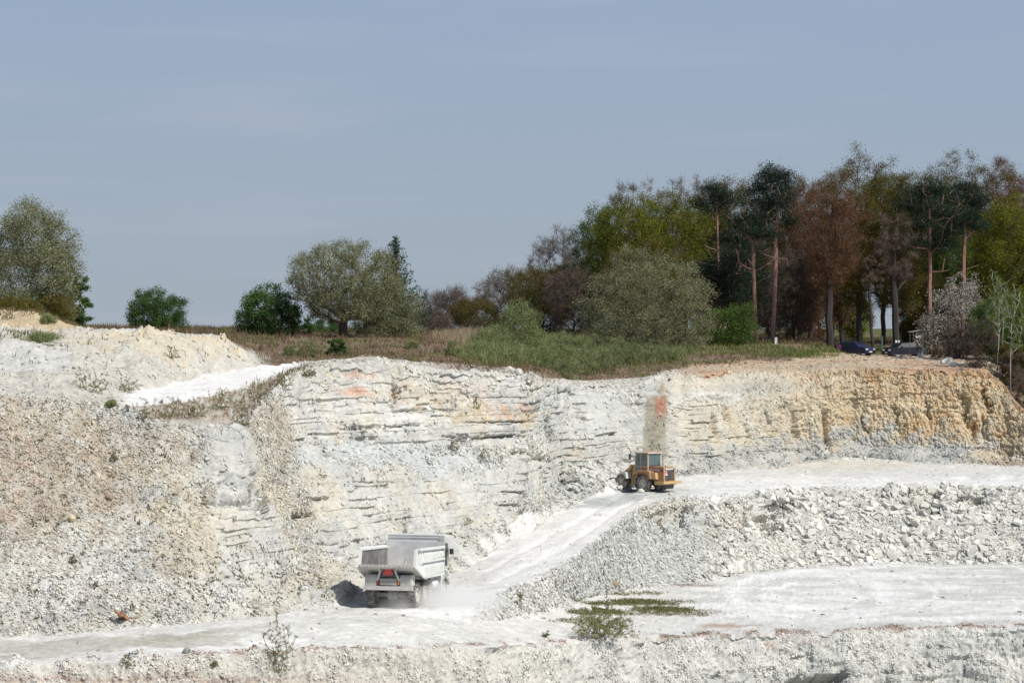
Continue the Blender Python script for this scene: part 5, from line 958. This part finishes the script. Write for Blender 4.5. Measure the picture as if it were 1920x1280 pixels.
# ---- the parked cars
C_GL = pl((.012, .015, .02), .35, 'tinted_car_glass')
def car(p, rz, cm, label, lights=True, s=1.0):
    o = empty('parked_car', p, rz); tag(o, label, 'car', 'cars parked at the edge of the wood'); L = 4.3
    prof = [(0, .30), (-.02, .62), (.10, .86), (.75, .93), (1.35, 1.38), (2.9, 1.42), (3.75, 1.02), (4.2, .92), (4.3, .62), (4.25, .28)]
    n = len(prof); V = []
    for (x, tw) in ((-.86, 0), (-.80, 1), (.80, 1), (.86, 0)):
        for (y, z) in prof: V.append((x * (1 - .20 * max(0, z - .93) / .5) * (1 if tw == 0 else 1), y, z + (.02 if tw else -.015)))
    f = [[a * n + i, a * n + i + 1, (a + 1) * n + i + 1, (a + 1) * n + i] for a in range(3) for i in range(n - 1)]
    m = MB(); m.add(V, f); m.add(V[:n], [list(range(n))]); m.add(V[-n:], [list(range(n))]); body = m.build('body', cm, o)
    for s_ in (-1, 1):
        for q in ([(.98, .97), (1.42, 1.33), (2.05, 1.36), (2.05, .97)], [(2.12, .97), (2.12, 1.36), (2.85, 1.36), (3.50, .99)]):
            V = [(s_ * (.873 - .172 * max(0, z - .93) / .5 + .004), y, z) for y, z in q]; m = MB(); m.add(V, [[0, 1, 2, 3]]); m.build('window', C_GL, body)
        m = MB(); m.box((s_ * .62, -.02, .70), (.34, .06, .14)); m.build('headlight', P_LENS, body); m = MB(); m.box((s_ * .66, 4.29, .74), (.28, .06, .14)); m.build('tail_lamp', P_REDLENS, body)
        m = MB(); m.box((s_ * .96, 1.22, 1.02), (.18, .08, .13)); m.build('mirror', cm, body)
        for y in (.82, 3.42): wheel(o, s_ * .76, y, .31, .31, .19, s_, .004)
    V = [(-.62, .79, .965), (.62, .79, .965), (.56, 1.33, 1.40), (-.56, 1.33, 1.40)]; m = MB(); m.add(V, [[0, 1, 2, 3]]); m.build('windscreen', C_GL, body)
    m = MB(); m.box((0, -.035, .45), (.5, .02, .11)); m.build('number_plate', P_WHITE, body); return o
CB = pl((.016, .02, .06), .45, 'dark_blue_paint'); CK = pl((.007, .008, .016), .45, 'black_paint')
pb = on(1632, 290.0); car(pb, radians(-62) + pi, CB, 'dark blue car with bright headlamps parked between the two trunks at the wood edge'); bpy.data.objects['parked_car'].rotation_euler[2] = radians(48)
pk = on(1662, 289.0); car(pk, radians(-70), CK, 'black car with a sloping bonnet parked right of the sky gap')
# ---- signs, posts and small things on the plateau
P_POST = paint('grey_post', (.35, .36, .35), .5, .4, dust=.1); P_SB = pl((.01, .025, .14), .6, 'sign_blue'); P_SR = pl((.26, .01, .012), .6, 'sign_red'); P_GP = paint('green_post', (.05, .11, .07), .5, dust=.05)
def disc(r0, r1, y, mt, nm, parent, n=24):
    m = MB(); m.lathe([(y, r0), (y, r1), (y + .01, r1), (y + .01, r0)], (0, 0, 0), 'y', n); return m.build(nm, mt, parent)
def sign(u, d, v, r, label, back=False, kind='stop'):
    p = on(u, d); H = (HZ - v) * d / F - p.z; o = empty('traffic_sign', p); tag(o, label, 'sign')
    m = MB(); m.tube([(0, .04, -.1), (0, .04, H + r * .8)], .035, 8); m.build('post', P_POST, o)
    e = empty('sign_plate', (0, 0, H)); e.parent = o
    if kind == 'stop':
        disc(.001, r * .84, -.012, P_SB, 'blue_field', e); disc(r * .8, r, -.016, P_SR, 'red_ring', e); m = MB(); m.box((0, -.02, 0), (r * 1.7, .01, r * .2), ry=pi / 4); m.build('red_bar', P_SR, e)
        m = MB(); m.box((.1, -.005, -r * 1.35), (r * 1.3, .012, r * .55)); m.build('small_plate', P_WHITE, o)
    elif kind == 'entry':
        disc(.001, r, -.012, P_SR, 'red_disc', e); m = MB(); m.box((0, -.02, 0), (r * .5, .01, r * 1.1)); m.build('white_mark', P_WHITE, e)
    else:
        disc(.001, r, -.012, paint('sign_back', (.42, .46, .48), .4, .3, dust=.1), 'plate', e)
        m = MB(); m.box((0, -.03, -.0), (r * 2.0, .02, .09)); m.box((-r * .45, -.03, .0), (.07, .02, r * 2.2)); m.build('mounting_bars', P_BLACK, e)
        m = MB(); m.tube([(-.18, .04, -.1), (-.18, .04, H + r * .6)], .03, 8); m.build('post', P_BLACK, o)
    return o
sign(1573, 288, 650, .24, 'round red and blue no-stopping sign with a small white plate at the grassy hump', kind='stop')
sign(1610, 294, 651, .22, 'small red sign with a white mark above the dark blue car', kind='entry')
sign(1317, 290, 640, .36, 'round grey sign seen from behind with black bars, left of the fresh green bush', kind='back')
def small(name, label, cat, u, d, fn, rz=0.0):
    o = empty(name, on(u, d), rz); tag(o, label, cat); fn(o); return o
def info(o):
    m = MB(); m.box((.55, 0, 1.25), (.06, .06, 2.6)); m.box((-.55, .6, 1.2), (.05, .05, 2.4)); m.build('post', P_POST, o)
    m = MB(); m.prism([(-.75, 2.40), (.68, 2.62), (.68, 2.68), (-.75, 2.45)], -.1, .75, 'y'); m.build('small_roof', P_POST, o)
    m = MB(); m.box((.15, .0, 2.0), (.62, .04, .24)); m.build('notice', P_WHITE, o); m = MB(); m.box((.1, .02, 1.2), (.5, .03, 1.1)); m.build('board', P_BLACK, o); m = MB(); m.box((.3, -.02, .25), (.45, .2, .4)); m.build('foot_block', P_WHITE, o)
small('notice_board', 'grey metal notice board with a small slanted roof beside the black car', 'notice board', 1720, 281, info, .15)
small('fence_post', 'dark green post standing alone in the gap of sky between the two cars', 'post', 1654, 290, lambda o: MB().box((0, 0, .9), (.16, .12, 2.0)).box((0, 0, 1.93), (.20, .16, .06)).build('post', P_GP, o))
small('marker_post', 'short white marker post at the foot of the highest pine', 'post', 1455, 289, lambda o: (MB().prism([(-.12, 0), (-.12, .62), (0, .72), (.12, .62), (.12, 0)], -.08, .08, 'y').build('post', P_WHITE, o), MB().box((0, -.085, .5), (.16, .01, .06)).build('band', P_FRAME, o)))
def tn(o):
    z = (HZ - 642) * 299 / F - on(1682, 299).z
    m = MB(); m.box((-.13, 0, z), (.2, .02, .3)); m.box((.13, 0, z), (.16, .02, .3)); m.build('sheet', P_WHITE, o)
    m = MB(); m.box((0, .02, z), (.46, .02, .05)); m.build('batten', P_FRAME, o)
small('paper_notice', 'two small white notices on the dark trunk behind the black car', 'notice', 1683, 299.3, tn)
def blk_(u, v, s, rz, lb):
    p = hit(u, v); m = MB(); m.prism([(-.5 * s, .0), (-.62 * s, .42 * s), (-.42 * s, .36 * s), (.35 * s, .62 * s), (.62 * s, .5 * s), (.45 * s, .05)], -.28, .28, 'y'); m.box((0, 0, .03), (.7 * s, .6, .06))
    o = m.build('concrete_block', P_WHITE); o.location = p; o.rotation_euler = (0, .0, rz); tag(o, lb, 'concrete block')
blk_(1774, 681, .85, .2, 'broken white concrete block lying on the sandy rim, the left one'); blk_(1786, 686, .62, -.3, 'smaller white concrete block beside the broken one on the sandy rim')
# ---- dust raised by the truck
def dust(name, u, v, sz, dens, off=(0, 0, 0), sc=.5):
    p = hit(u, v); bm = __import__('bmesh').new(); __import__('bmesh').ops.create_icosphere(bm, subdivisions=3, radius=1)
    for q in bm.verts:
        q.co *= 1 + .25 * float(perlin(np.array([list(q.co * 1.4)]) + u)[0]); q.co = Vector((q.co.x * sz[0], q.co.y * sz[1], q.co.z * sz[2]))
    me = bpy.data.meshes.new(name); bm.to_mesh(me); bm.free(); o = bpy.data.objects.new(name, me); COL.objects.link(o); o.location = p + Vector(off)
    m = bpy.data.materials.new(name); m.use_nodes = True; t = m.node_tree; t.nodes.clear(); n = t.nodes.new; l = t.links.new
    out = n('ShaderNodeOutputMaterial'); v_ = n('ShaderNodeVolumePrincipled'); v_.inputs['Color'].default_value = (.995, .99, .975, 1); v_.inputs['Anisotropy'].default_value = .1
    tc_ = n('ShaderNodeTexCoord'); mp_ = n('ShaderNodeMapping'); mp_.inputs['Scale'].default_value = (1 / sz[0], 1 / sz[1], 1 / sz[2]); ln = n('ShaderNodeVectorMath'); ln.operation = 'LENGTH'
    l(tc_.outputs['Object'], mp_.inputs[0]); l(mp_.outputs[0], ln.inputs[0]); fr = n('ShaderNodeMapRange'); fr.interpolation_type = 'SMOOTHSTEP'; fr.inputs['From Min'].default_value = .95; fr.inputs['From Max'].default_value = .1; fr.inputs['To Min'].default_value = 0; fr.inputs['To Max'].default_value = 1
    l(ln.outputs['Value'], fr.inputs['Value']); nz_ = n('ShaderNodeTexNoise'); nz_.inputs['Scale'].default_value = sc; nz_.inputs['Detail'].default_value = 2; l(tc_.outputs['Object'], nz_.inputs['Vector'])
    nr = n('ShaderNodeMapRange'); nr.inputs['From Min'].default_value = .38; nr.inputs['From Max'].default_value = .68; nr.inputs['To Max'].default_value = 1.6; l(nz_.outputs['Fac'], nr.inputs['Value'])
    mu = n('ShaderNodeMath'); mu.operation = 'MULTIPLY'; l(fr.outputs[0], mu.inputs[0]); l(nr.outputs[0], mu.inputs[1]); m2_ = n('ShaderNodeMath'); m2_.operation = 'MULTIPLY'; m2_.inputs[1].default_value = dens
    l(mu.outputs[0], m2_.inputs[0]); l(m2_.outputs[0], v_.inputs['Density']); l(v_.outputs[0], out.inputs['Volume']); me.materials.append(m); o['kind'] = 'stuff'; return o
dust('dust_cloud', 785, 1143, (5.2, 4.6, 1.5), 1.5, (.6, 2.4, .0), .4)
